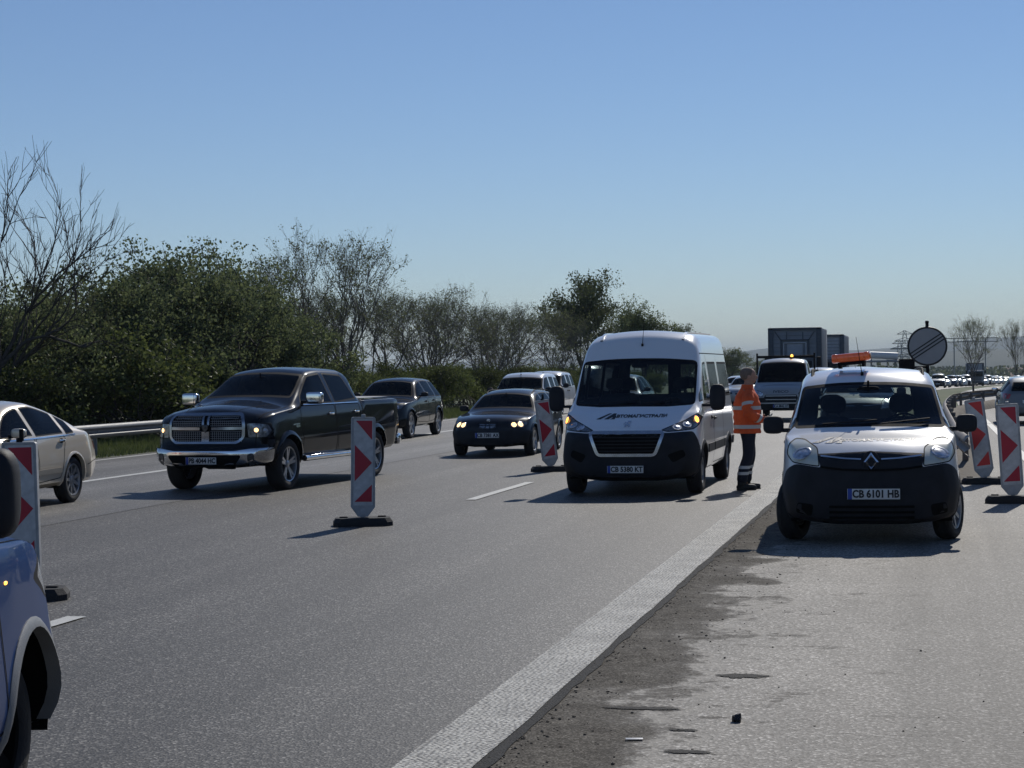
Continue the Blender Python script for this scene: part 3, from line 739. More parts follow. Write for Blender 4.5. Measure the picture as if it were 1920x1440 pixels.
def boxer(label, loc, rz, scale, plate='CB 5380 KT'):
    c = Car('passenger_van', label, 'minibus', boxer_spec(), WHITE, loc, rz, None, scale, dy=.06); c.zr = 2.05
    c.arch(.95, .42, .05, 'black_plastic', flare=.012); c.arch(4.40, .42, .05, 'black_plastic', flare=.012)
    ws = [(0, 1.325, 0), (.5, 1.32, 0), (.89, 1.345, .06), (.865, 2.02, .08), (.4, 2.06, .2), (0, 2.065, 0)]
    c.window('y-', ws + [(-x, z, r) for x, z, r in reversed(ws[1:-1])], .035, 'glass', 'windshield')
    for ax in ('x+', 'x-'):
        c.window(ax, [(1.32, 1.40), (1.40, 1.56), (1.74, 1.98, .1), (2.12, 2.0), (2.12, 1.38)], .03, 'glass')
        c.window(ax, [(1.0, 1.38), (1.24, 1.4), (1.33, 1.62), (1.12, 1.5)], .02, 'glass', 'quarter_window', .03)
        c.window(ax, [(2.34, 1.42), (2.34, 2.0), (3.5, 2.0), (3.5, 1.42)], .035, 'mid_glass')
        c.window(ax, [(3.72, 1.42), (3.72, 2.0), (5.12, 2.0), (5.12, 1.42)], .035, 'mid_glass')
    c.window('y+', [(-.82, 1.42), (-.08, 1.42), (-.08, 2.0), (-.78, 2.0)], .03, 'glass', 'rear_window')
    c.window('y+', [(.08, 1.42), (.82, 1.42), (.78, 2.0), (.08, 2.0)], .03, 'glass', 'rear_window')
    c.door([(1.02, .62), (1.4, .36), (2.22, .36), (2.22, 1.36), (1.02, 1.34)], (2.06, 1.12), 'black_plastic')
    c.door([(2.28, .40), (3.6, .40), (3.6, 1.38), (2.28, 1.38)], (2.42, 1.1), 'black_plastic', name='sliding_door')
    for ax in ('x+', 'x-'):
        for a, b in ((1.45, 2.2), (2.3, 3.58), (3.64, 3.92), (4.9, 5.35)): bm = NB(); c.strip(bm, ax, [(a, .66), (b, .66)], .13, .003, h=.012); c.P('side_moulding', bm, 'black_plastic')
        c.seam(ax, [(1.7, 2.13), (5.38, 2.13)], 'roof_gutter', .014); c.seam(ax, [(3.64, .4), (3.64, 2.1)], wd=.012); c.seam(ax, [(2.26, 1.4), (2.26, 2.1)], wd=.012)
    lamp(c, [(.48, .985), (.62, 1.05), (.80, 1.13), (.95, 1.23), (1.0, 1.17), (.985, 1.05), (.93, .985), (.75, .965), (.58, .955)], 'lamp_dark', [(.70, 1.02, .05, 'lamp_reflector'), (.83, 1.055, .05, 'lamp_reflector'), (.945, 1.13, .05, 'amber_bulb')], thr=-.1)
    fr = [(0, .955, 0), (.47, .945, .02), (.60, .945, .03), (.78, .955, .03), (.92, .96, .04), (.975, .84, .04), (1.0, .72, .04), (1.1, .6, 0), (1.1, .1, 0)]
    B = c.region('y-', rpoly(fr + [(-x, z, r) for x, z, r in reversed(fr[1:])], .03), -.4, lambda p: p.y < .56)
    o = c.P('front_bumper', B, 'black_plastic', 40)
    tr = [(-.53, .945), (.53, .945), (.41, .62), (-.41, .62)]
    bm = NB(); c.strip(bm, 'y-', rpoly(tr, .05), .045, .004, h=.016, close=True); c.P('grille_frame', bm, 'silver_badge', 30, parent=o)
    bm = NB(); c.patch(bm, 'y-', offset(rpoly(tr, .05), .02), .003); c.P('grille', bm, 'underbody', parent=o)
    bm = NB()
    for z in (.68, .73, .78, .83, .88): c.strip(bm, 'y-', [(-.40 - (z - .64) * .33, z), (.40 + (z - .64) * .33, z)], .014, .005, h=.008)
    c.P('grille_bar', bm, 'black_plastic', parent=o)
    bm = NB()
    for sx in (-1, 1): c.patch(bm, 'y-', rpoly([(sx * .58, .62), (sx * .8, .7), (sx * .84, .6), (sx * .66, .5)], .04), .003)
    c.patch(bm, 'y-', rpoly([(-.5, .32), (.5, .32), (.46, .27), (-.46, .27)], .02), .003); c.P('air_intake', bm, 'underbody', parent=o)
    road_logo(c, -.28, 1.185, 1.35, 'print_black', .62); logo_text(c, 'ABTOMAГИCTPAЛИ', .14, 1.185, .088, .95, 'print_black', zs=.68, bold=.004)
    # rampant-animal badge, plain strokes
    bm = NB()
    for pl in ([(-.005, .055), (.03, .06), (.04, .035), (.015, .03), (.005, .005), (.03, -.01), (.035, -.055), (.015, -.055), (.01, -.02), (-.015, -.03), (-.02, -.06), (-.038, -.06), (-.035, -.015), (-.015, .01)], [(-.045, .035), (-.012, .03), (-.012, .018), (-.045, .02)], [(-.055, .0), (-.02, .012), (-.02, .0), (-.05, -.012)]):
        c.patch(bm, 'y-', [(u * 1.1, 1.07 + v * .75) for u, v in pl], .012, st=.05)
    c.P('badge', bm, 'silver_badge', 0)
    c.plate(plate, -.01, .41)
    c.mirror(1.08, 1.45, (.23, .16, .40), arm=.11)
    wipers(c, 1.35, .85); antenna(c, .02, 1.62, (.02, .1), .42)
    c.interior(.75, 1.3, .9, ((1.9, .52), (2.9, .5)), dash_z=1.32, base=.85, seat_h=.66, wheel_x=.50, mx=.7)
    bm = NB()
    for sx in (-1, 1): c.strip(bm, 'z+', [(sx * .62, 1.75), (sx * .62, 5.2)], .04, .001, h=.02)
    c.P('roof_rib', bm, WHITE)
    c.wheels(.95, 4.40, side_in=.03, w_=.225, rim=.20, kind='steel', rimmat='steel_rim')
    return c.finish(), c

def ram_spec():
    return dict(L=5.82, W=2.03, R=.405, zbmin=.38, sm=2,
        zb=[(0, .42), (.3, .38), (5.5, .42), (5.82, .5)], wb=[(0, .80), (.2, .92), (.6, .96), (5.5, .96), (5.82, .9)],
        zm=[(0, .75), (5.82, .85)], wm=[(0, .86), (.15, .95), (.5, 1.0), (1.5, 1.01), (5.5, 1.005), (5.82, .97)],
        zs=[(0, 1.06), (.1, 1.12), (.6, 1.20), (1.4, 1.27), (4.1, 1.29), (5.82, 1.3)], ws=[(0, .80), (.1, .88), (.5, .93), (1.4, .945), (4.1, .95), (5.5, .97), (5.82, .94)],
        we=[(0, .64), (.1, .70), (.5, .78), (1.2, .82), (1.35, .83), (2.25, .68), (2.6, .665), (3.7, .665), (4.0, .70), (4.18, .93), (5.82, .92)],
        cr=[(0, .05), (.4, .09), (1.2, .10), (1.5, .07), (1.9, .10), (2.3, .07), (3.8, .06), (4.18, .02), (5.82, .01)],
        zt=[(0, 1.16), (.05, 1.22), (.25, 1.30), (1.15, 1.40), (1.3, 1.42), (2.2, 1.85), (2.45, 1.92), (2.9, 1.945), (3.7, 1.93), (3.92, 1.87), (4.10, 1.42), (4.16, 1.375), (5.75, 1.375), (5.82, 1.34)],
        nose=flatfront(.24, 3.4, [(.3, .10), (.5, .02), (.68, 0), (.72, .07), (1.1, .09), (1.25, .16)], 1.0), tail=flatfront(.04, 5, [(.5, .0), (1.3, .0)]), dn=.6)
def ram(label, loc, rz):
    c = Car('pickup_truck', label, 'pickup truck', ram_spec(), BLACK, loc, rz, dy=.06); c.zr = 1.85
    c.arch(1.0, .475, .06, BLACK, flare=.03); c.arch(4.60, .475, .06, BLACK, flare=.03)
    ws = [(0, 1.465, 0), (.4, 1.46, 0), (.765, 1.44, .05), (.645, 1.82, .05), (.3, 1.855, .1), (0, 1.86, 0)]
    c.window('y-', ws + [(-x, z, r) for x, z, r in reversed(ws[1:-1])], .03, 'mid_glass', 'windshield')
    for ax in ('x+', 'x-'):
        c.window(ax, [(1.62, 1.34), (1.75, 1.47), (2.32, 1.80, .06), (2.82, 1.84), (2.86, 1.33)], .025, 'dark_glass')
        c.window(ax, [(2.96, 1.33), (2.94, 1.84), (3.70, 1.80, .08), (3.90, 1.38)], .025, 'dark_glass')
        bm = NB(); c.strip(bm, ax, [(1.6, 1.325), (3.92, 1.325)], .014, .003, h=.006); c.P('window_trim', bm, 'chrome')
    c.window('y+', [(-.6, 1.46), (.6, 1.46), (.55, 1.80), (-.55, 1.80)], .03, 'dark_glass', 'rear_window')
    c.door([(1.52, .55), (2.87, .50), (2.90, 1.31), (1.52, 1.31)], (2.68, 1.16), 'chrome')
    c.door([(2.93, .50), (3.98, .56), (4.0, 1.0), (3.94, 1.31), (2.93, 1.31)], (3.76, 1.17), 'chrome')
    for ax in ('x+', 'x-'):
        c.seam(ax, [(4.07, .5), (4.07, 1.36)], 'bed_gap', .03)
        bm = NB(); c.strip(bm, ax, [(1.16, 1.02), (1.40, 1.03)], .02, .003, h=.01); c.strip(bm, ax, [(1.26, .99), (1.40, .995)], .035, .003, h=.01); c.P('fender_badge', bm, 'chrome')
    # tonneau cover, hood bulge lines
    bm = NB(); c.patch(bm, 'z+', rpoly([(-.84, 4.22), (.84, 4.22), (.84, 5.72), (-.84, 5.72)], .05), .03, st=.15); c.P('bed_cover', bm, 'tarp_grey')
    for sx in (-1, 1): c.seam('z+', [(sx * .42, .25), (sx * .52, .7), (sx * .60, 1.18)], 'hood_crease', .012)
    c.seam('z+', [(-.80, .17), (-.84, .6), (-.84, 1.22)], 'hood_gap', .012); c.seam('z+', [(.80, .17), (.84, .6), (.84, 1.22)], 'hood_gap', .012)
    lamp(c, [(.655, 1.08), (.80, 1.085), (.93, 1.06), (.97, .95), (.93, .85), (.68, .845)], 'lamp_mid', [(.80, .97, .032, 'warm_bulb'), (.90, .96, .03, 'lamp_reflector')], thr=-.1)
    # grille: chrome frame, crosshair bars, mesh rows
    gp = rpoly([(-.56, 1.20), (.56, 1.20), (.62, 1.10), (.62, .86), (.52, .77), (-.52, .77), (-.62, .86), (-.62, 1.10)], .05)
    bm = NB(); c.patch(bm, 'y-', gp, .003); o = c.P('grille', bm, 'underbody')
    bm = NB(); c.strip(bm, 'y-', gp, .042, .004, h=.025, close=True); c.strip(bm, 'y-', [(-.6, 1.0), (-.1, .995)], .045, .006, h=.018); c.strip(bm, 'y-', [(.1, .995), (.6, 1.0)], .045, .006, h=.018)
    c.strip(bm, 'y-', [(0, .78), (0, .95)], .13, .006, h=.02); c.strip(bm, 'y-', [(-.045, 1.04), (-.045, 1.19)], .035, .006, h=.02); c.strip(bm, 'y-', [(.045, 1.04), (.045, 1.19)], .035, .006, h=.02)
    c.P('grille_frame', bm, 'dull_chrome', 25, parent=o)
    bm = NB()
    for z in (.81, .845, .88, .915, .95, 1.04, 1.075, 1.11, 1.145, 1.175):
        xm = .58 if .84 < z < 1.12 else .53
        c.strip(bm, 'y-', [(-xm, z), (-.08, z)], .007, .006, h=.008); c.strip(bm, 'y-', [(.08, z), (xm, z)], .007, .006, h=.008)
    for k in range(15):
        x = .11 + k * .034
        for sx in (-1, 1): c.strip(bm, 'y-', [(sx * x, .79), (sx * (x + .004), .955)], .005, .005, h=.006); c.strip(bm, 'y-', [(sx * x, 1.03), (sx * x, 1.18)], .005, .005, h=.006)
    c.P('grille_bar', bm, 'steel_rim', 25, parent=o)
    bm = NB(); h = c.hit('y-', 0, .98); y = h[0].y - .035      # shield badge with curled-horn head
    c_ = [(-.055, 1.06), (.055, 1.06), (.05, .99), (0, .93), (-.05, .99)]
    v = [bm.verts.new((a, y, b)) for a, b in c_]; v2 = [bm.verts.new((a * .8, y - .012, .99 + (b - .99) * .8)) for a, b in c_]; bm.faces.new(v2)
    for i in range(5): bm.faces.new((v[i], v[(i + 1) % 5], v2[(i + 1) % 5], v2[i]))
    for sx in (-1, 1):
        pr = None
        for i in range(9):
            a = -.5 + i * .6; r_ = .03 - i * .0025; q = Vector((sx * (.018 + r_ * math.cos(a) * .8), y - .014, 1.01 + r_ * math.sin(a)))
            if pr: tube(bm, pr, q, .006, n=5)
            pr = q
    bmesh.ops.recalc_face_normals(bm, faces=bm.faces); c.P('badge', bm, 'lamp_dark', 30)
    # chrome bumper with dark intake
    bp = rpoly([(-1.1, .72), (-.62, .665), (.62, .665), (1.1, .72), (1.1, .44), (-1.1, .40)], .02)
    bp = rpoly([(-1.1, .70), (-.75, .69), (-.5, .655), (.5, .655), (.75, .69), (1.1, .70), (1.1, .41), (.6, .385), (-.6, .385), (-1.1, .41)], .02)
    B = c.region('y-', bp, -.3, lambda p: p.y < .44)
    for v in B.verts:
        d = Vector((v.co.x * .35, -.6, 0)).normalized(); v.co += d * .055
    o = c.P('front_bumper', B, 'chrome', 50)
    h = c.hit('y-', 0, .5); bm = NB(); c.patch(bm, 'y-', rpoly([(-.62, .59), (.62, .59), (.5, .43), (-.5, .43)], .05), .062); c.P('air_intake', bm, 'underbody', parent=o)
    for sx in (-1, 1): bm = NB(); c.patch(bm, 'y-', rpoly([(sx * .70, .61), (sx * .79, .62), (sx * .79, .49), (sx * .70, .48)], .035), .064); c.P('fog_light', bm, 'lamp_dark', parent=o)
    h = c.hit('y-', 0, .51); 
    c.plate('PB 4044 HC', -.03, .505); 
    for ch in c.root.children:
        if ch.name.startswith('number_plate'): ch.location.y -= .05
    c.mirror(1.72, 1.43, (.27, .13, .19), m='black_plastic', capm='chrome', arm=.10, pw=6)
    for sx in (-1, 1):
        bm = NB(); tube(bm, (sx * .99, 1.55, .47), (sx * .99, 4.05, .47), .048, n=12); box(bm, (sx * .99, 2.8, .51), (.10, 2.2, .02), .006)
        for y in (1.9, 3.6): tube(bm, (sx * .97, y, .47), (sx * .7, y, .5), .025)
        c.P('running_board', bm, 'chrome', 50)
    bm = NB(); box(bm, (0, 5.86, .62), (1.9, .16, .2), .04); c.P('rear_bumper', bm, 'chrome')
    antenna(c, -.72, 1.05, (0, .05), .5, .003)
    c.interior(1.45, 1.3, .9, ((2.35, .40),), dash_z=1.40, base=.95, seat_h=.55, wheel_x=.42, mx=.6)
    c.wheels(1.0, 4.60, side_in=.02, w_=.27, rim=.275, spokes=5)
    return c.finish(), c

def std_spec(L, W, H, hood0, hood1, cowl, roof0, roof1, tailz, end0, R_=.32, boot=None, belt=.93, roofw=.62, zb=.2, flat=1.0):
    """family-car body from a handful of lengths; y runs nose to tail"""
    w_ = W / 2
    if boot: zt = [(0, hood0 - .12), (.05, hood0 - .04), (.3, hood0 + .05), (cowl - .08, hood1), (cowl, hood1 + .02), (roof0, H - .06), (roof0 + .35, H - .01), (roof0 + .7, H), (roof1, H - .04), (end0, boot + .05), (end0 + .12, boot), (L - .12, boot - .03), (L, boot - .14)]
    else: zt = [(0, hood0 - .12), (.05, hood0 - .04), (.3, hood0 + .05), (cowl - .08, hood1), (cowl, hood1 + .02), (roof0, H - .06), (roof0 + .35, H - .01), (roof0 + .7, H), (roof1, H - .03), (end0, tailz), (L, belt + .02)]
    return dict(L=L, W=W, R=R_, zbmin=zb, sm=2,
        zb=[(0, zb + .03), (.3, zb), (L - .4, zb + .02), (L, zb + .12)], wb=[(0, w_ * .74), (.2, w_ * .88), (.7, w_ * .95), (L - .5, w_ * .95), (L, w_ * .84)],
        zm=[(0, .5), (L, .62)], wm=[(0, w_ * .80), (.15, w_ * .92), (.6, w_ * .99), (1.2, w_), (L - .6, w_ * .99), (L, w_ * .86)],
        zs=[(0, hood0 - .2), (.1, hood0 - .12), (cowl - .3, hood1 - .1), (cowl + .5, belt - .02), (L - .6, belt + .04), (L, belt - .08)], ws=[(0, w_ * .72), (.1, w_ * .80), (.5, w_ * .90), (cowl, w_ * .945), (L - .7, w_ * .93), (L, w_ * .80)],
        we=[(0, w_ * .6), (.1, w_ * .66), (.5, w_ * .76), (cowl - .05, w_ * .83), (cowl + .1, w_ * .82), (roof0, w_ * (roofw + .03)), (roof0 + .4, w_ * roofw), (roof1, w_ * roofw), (end0, w_ * (roofw + (.12 if boot else .02))), (L, w_ * .66)],
        cr=[(0, .04), (cowl - .1, .07), (cowl + .3, .10), (roof0, .07), (roof0 + .6, .055), (roof1, .05), (L, .04)], zt=zt,
        nose=flatfront(.34 * flat, 2.6, [(.15, .05), (.45, 0), (hood0, .08)], w_), tail=flatfront(.22, 3, [(.2, .05), (.55, 0), (1.1, .06), (1.5, .1)], w_))
def std_windows(c, cowl, roof0, roof1, H, belt, pillars, end, gl='mid_glass', wsb=None, wst=None, hw=None, rear=None, wsgl='mid_glass'):
    w_ = c.sp['W'] / 2; zt = pch(c.sp['zt']); we = pch(c.sp['we']); cr = pch(c.sp['cr'])
    zb_ = zt(cowl) + .03; z1 = zt(roof0 - .02) - .02; b = we(cowl + .1) - .05; t = we(roof0) - .05
    ws = [(0, zb_ + .005, 0), (b * .5, zb_, 0), (b, zb_ - cr(cowl) * .3, .04), (t, z1 - cr(roof0) * .8, .04), (t * .5, z1 - .01, .1), (0, z1, 0)]
    c.window('y-', ws + [(-x, z, r) for x, z, r in reversed(ws[1:-1])], .022, wsgl, 'windshield')
    def top(y): return min(zt(y) - cr(y) - .035, 9)
    for ax in ('x+', 'x-'):
        for i in range(len(pillars) - 1):
            a = pillars[i] + (.04 if i else 0); b_ = pillars[i + 1] - (.04 if i < len(pillars) - 2 else 0)
            n = 6; up = []
            for k in range(n + 1):
                y = a + (b_ - a) * k / n; z = top(y)
                if z > belt + .05: up.append((y, z, .02))
            if len(up) < 2: continue
            lo0 = (up[0][0] if i else a, belt + .02, .02); lo1 = (b_ if up[-1][0] > b_ - .01 else b_, belt + .035, .02)
            c.window(ax, [lo0] + up + [lo1], .018, gl)
    if rear: c.window('y+', rear, .025, gl, 'rear_window')
def dress(c, hood0, doors=True, plate=None, hl=None, grille=None, bulb=None, wheels=(.9, 3.6), ar=.37, rim=.22, belt=.9, pill=None, handle=None, spokes=5, mz=None, trim=None, mirror=True, plz=.45, bump=None, lens='lamp_dark'):
    sp = c.sp
    c.arch(wheels[0], ar, .03, trim or c.pm, flare=.012); c.arch(wheels[1], ar, .03, trim or c.pm, flare=.012)
    if hl: lamp(c, hl, lens, bulb or (), thr=-.1)
    if bump:
        B = c.region('y-', rpoly(bump, .02), -.3, lambda p: p.y < .5)
        if B.faces: c.P('front_bumper', B, 'black_plastic', 40)
        else: B.free()
    if grille:
        bm = NB(); c.patch(bm, 'y-', rpoly(grille, .02), .003, st=.1); o = c.P('grille', bm, 'underbody')
        bm = NB(); z0 = min(p[1] for p in grille); z1 = max(p[1] for p in grille); xm = max(p[0] for p in grille) * .92
        k = 3
        for i in range(k): z = z0 + (z1 - z0) * (i + .5) / k; c.strip(bm, 'y-', [(-xm, z), (xm, z)], .012, .005, h=.008, step=.15)
        c.P('grille_bar', bm, 'silver_badge', parent=o)
    if plate: c.plate(plate, 0, plz)
    if mirror: 
        for_y = pill[0] + .28 if pill else 1.6
        c.mirror(for_y, mz or belt + .09, (.2, .12, .13), m='black_plastic', capm=c.pm if mirror == 2 else None, arm=.04)
    c.wheels(wheels[0], wheels[1], rim=rim, spokes=spokes)

def wagon(label, loc, rz, scale=None):
    L, W, H = 4.52, 1.81, 1.42
    c = Car('estate_car', label, 'estate car', std_spec(L, W, H, .80, .96, 1.32, 2.1, 3.9, 1.22, 4.28, belt=.92), GREYBLK, loc, rz, None, scale, dy=.06); c.zr = 1.34
    dress(c, .8, plate='CB 7381 AX', hl=[(.46, .70), (.55, .735), (.72, .76), (.80, .74), (.80, .67), (.72, .62), (.48, .61)], bulb=[(.55, .675, .055), (.67, .68, .06)],
        grille=[(-.20, .70), (.20, .70), (.20, .60), (-.20, .60)], wheels=(.80, 3.56), pill=(1.55,), belt=.92, mz=1.0, plz=.46, bump=[(-1, .56), (1, .56), (1, .1), (-1, .1)], rim=.225)
    for sx in (-1, 1):
        bm = NB(); c.patch(bm, 'y-', rpoly([(sx * .03, .715), (sx * .19, .70), (sx * .17, .61), (sx * .05, .60)], .03), .008); c.strip(bm, 'y-', rpoly([(sx * .03, .715), (sx * .19, .70), (sx * .17, .61), (sx * .05, .60)], .03), .014, .009, h=.01, close=True); c.P('grille_frame', bm, 'black_plastic')
    bm = NB(); h = c.hit('y-', 0, .765); lathe(bm, [(0, .04), (-.008, .036), (-.01, .001)], 20, 'Y', c=(0, h[0].y - .005, .765)); bmesh.ops.recalc_face_normals(bm, faces=bm.faces); c.P('badge', bm, 'silver_badge')
    std_windows(c, 1.32, 2.1, 3.9, H, .92, (1.52, 2.45, 3.35, 4.15), 4.2, wsgl='mid_glass', rear=[(-.55, 1.0), (.55, 1.0), (.5, 1.28), (-.5, 1.28)])
    c.door([(1.35, .32), (2.42, .30), (2.42, .92), (1.45, .92)], (2.25, .84)); c.door([(2.46, .30), (3.15, .34), (3.28, .68), (3.36, .92), (2.46, .92)], (3.14, .86))
    for sx in (-1, 1):
        bm = NB(); pts = [c.hit('z+', sx * .52, 2.2 + i * .19)[0] + Vector((0, 0, .03 if 0 < i < 10 else 0)) for i in range(11)]
        for a, b in zip(pts, pts[1:]): tube(bm, a, b, .012, n=6)
        c.P('roof_rail', bm, 'seal', 60)
    c.interior(1.35, .95, .7, ((2.2, .36),), dash_z=.98, base=.5, seat_h=.55, wheel_x=.37, mx=.55)
    return c.finish(), c
def suv(label, loc, rz, pm=BLACK, scale=None, name='suv', group=None, full=True):
    L, W, H = 4.85, 1.93, 1.68
    c = Car(name, label, 'suv', std_spec(L, W, H, .98, 1.12, 1.45, 2.35, 3.9, 1.36, 4.62, R_=.38, belt=1.10, zb=.27, roofw=.62), pm, loc, rz, group, scale, dy=.06 if full else .14, hi=full); c.zr = 1.58
    dress(c, .98, plate='PB 2279 BT', hl=[(.50, .84), (.62, .93), (.80, .98), (.84, .92), (.80, .82), (.6, .78)], bulb=[(.70, .88, .04, 'lamp_reflector')], grille=[(-.42, .88), (.42, .88), (.36, .66), (-.36, .66)], wheels=(.90, 3.78), ar=.44, rim=.27, pill=(1.75,), belt=1.10, mz=1.2, plz=.5, spokes=5)
    std_windows(c, 1.45, 2.35, 3.9, H, 1.10, (1.72, 2.72, 3.58, 4.35), 4.4, 'mid_glass', rear=[(-.6, 1.16), (.6, 1.16), (.52, 1.48), (-.52, 1.48)])
    c.door([(1.48, .45), (2.68, .42), (2.68, 1.10), (1.6, 1.10)], (2.5, 1.0)); c.door([(2.73, .42), (3.28, .46), (3.42, .82), (3.52, 1.10), (2.73, 1.10)], (3.34, 1.02))
    if full: c.interior(1.5, 1.1, .8, ((2.4, .38),), dash_z=1.16, base=.7, seat_h=.52, wheel_x=.4, mx=.6)
    return c.finish(), c
def sedan(label, loc, rz, pm=BEIGE, scale=None, full=True, name='saloon_car', group=None):
    L, W, H = 4.77, 1.82, 1.47
    c = Car(name, label, 'saloon car', std_spec(L, W, H, .82, .99, 1.25, 2.05, 3.05, 0, 4.05, R_=.325, belt=.95, boot=1.08, roofw=.60), pm, loc, rz, group, scale, dy=.06 if full else .14, hi=full); c.zr = 1.38
    dress(c, .82, plate='PB 6012 CA', hl=[(.48, .66), (.58, .74), (.76, .78), (.80, .70), (.78, .62), (.5, .60)], bulb=[(.62, .67, .05, 'lamp_reflector')], grille=[(-.38, .74), (.38, .74), (.28, .45), (-.28, .45)], wheels=(.93, 3.64), ar=.375, rim=.225, pill=(1.5,), belt=.95, mz=1.04, spokes=9, mirror=2, plz=.42)
    std_windows(c, 1.25, 2.05, 3.05, H, .95, (1.5, 2.46, 3.42, 3.74), 4.4, 'mid_glass', rear=[(-.55, 1.12), (.55, 1.12), (.5, 1.34), (-.5, 1.34)])
    c.door([(1.38, .36), (2.44, .34), (2.44, .95), (1.48, .95)], (2.26, .87), 'chrome'); c.door([(2.48, .34), (3.20, .38), (3.30, .70), (3.42, .95), (2.48, .95)], (3.26, .89), 'chrome')
    for ax in ('x+', 'x-'):
        bm = NB(); c.strip(bm, ax, [(1.4, .935), (3.76, .965)], .016, .003, h=.005); c.P('window_trim', bm, 'chrome')
        bm = NB(); c.strip(bm, ax, [(1.36, .47), (3.2, .49)], .07, .003, h=.012); c.P('side_moulding', bm, c.pm)
        c.seam(ax, [(4.08, .52), (4.3, .56), (4.76, .58)], 'bumper_gap')
        bm = NB(); c.patch(bm, ax, rpoly([(4.50, .92), (4.74, .9), (4.74, .70), (4.56, .72)], .03), .004); c.P('tail_light', bm, 'red_lens')
    if full: c.interior(1.3, .95, .7, ((2.15, .36), (3.05, .36)), dash_z=1.0, base=.52, seat_h=.55, wheel_x=.37, mx=.55)
    return c.finish(), c

# ------------------------------------------------------------------ ground: a plain falling away gently, roads as sheets above it
def dz(Y): 
    if Y < 60: return 0.0
    if Y < 140: return -.00005 * (Y - 60) ** 2
    return -.32 - .008 * (min(Y, 1000) - 140)
def xo(Y): 
    if Y < 70: return 0.0
    if Y < 350: return 2.0e-4 * (Y - 70) ** 2
    return 2.0e-4 * 280 ** 2 + .112 * (Y - 350)
def sheet(name, x0, x1, Y0, Y1, zo, m, nx=2, dY=4.0, fx=None, kind='structure', jag=0.0, bend=True):
    bm = NB(); prev = None; Y = Y0; rows = []
    while Y < Y1: rows.append(Y); Y += dY * max(1, Y / 80)
    rows.append(Y1)
    for Y in rows:
        o = xo(Y) if bend else 0; row = []
        for i in range(nx + 1):
            a = x0 + (x1 - x0) * i / nx
            if jag and i in (0, nx): a += jag * noise.noise((Y * 3.1, i * 7.7, 0))
            row.append(bm.verts.new((a + o, Y, dz(Y) + zo)))
        if prev:
            for i in range(nx): bm.faces.new((prev[i], prev[i + 1], row[i + 1], row[i]))
        prev = row
    o = part(name, bm, m, smooth=180)
    if kind: o['kind'] = kind
    return o
def ramp(n, src, stops):
    cr = n.nodes.new('ShaderNodeValToRGB'); e = cr.color_ramp.elements
    e[0].position = stops[0][0]; e[0].color = (*stops[0][1], 1); e[1].position = stops[-1][0]; e[1].color = (*stops[-1][1], 1)
    for p, c in stops[1:-1]: x = e.new(p); x.color = (*c, 1)
    n.links.new(src, cr.inputs[0]); return cr.outputs[0]
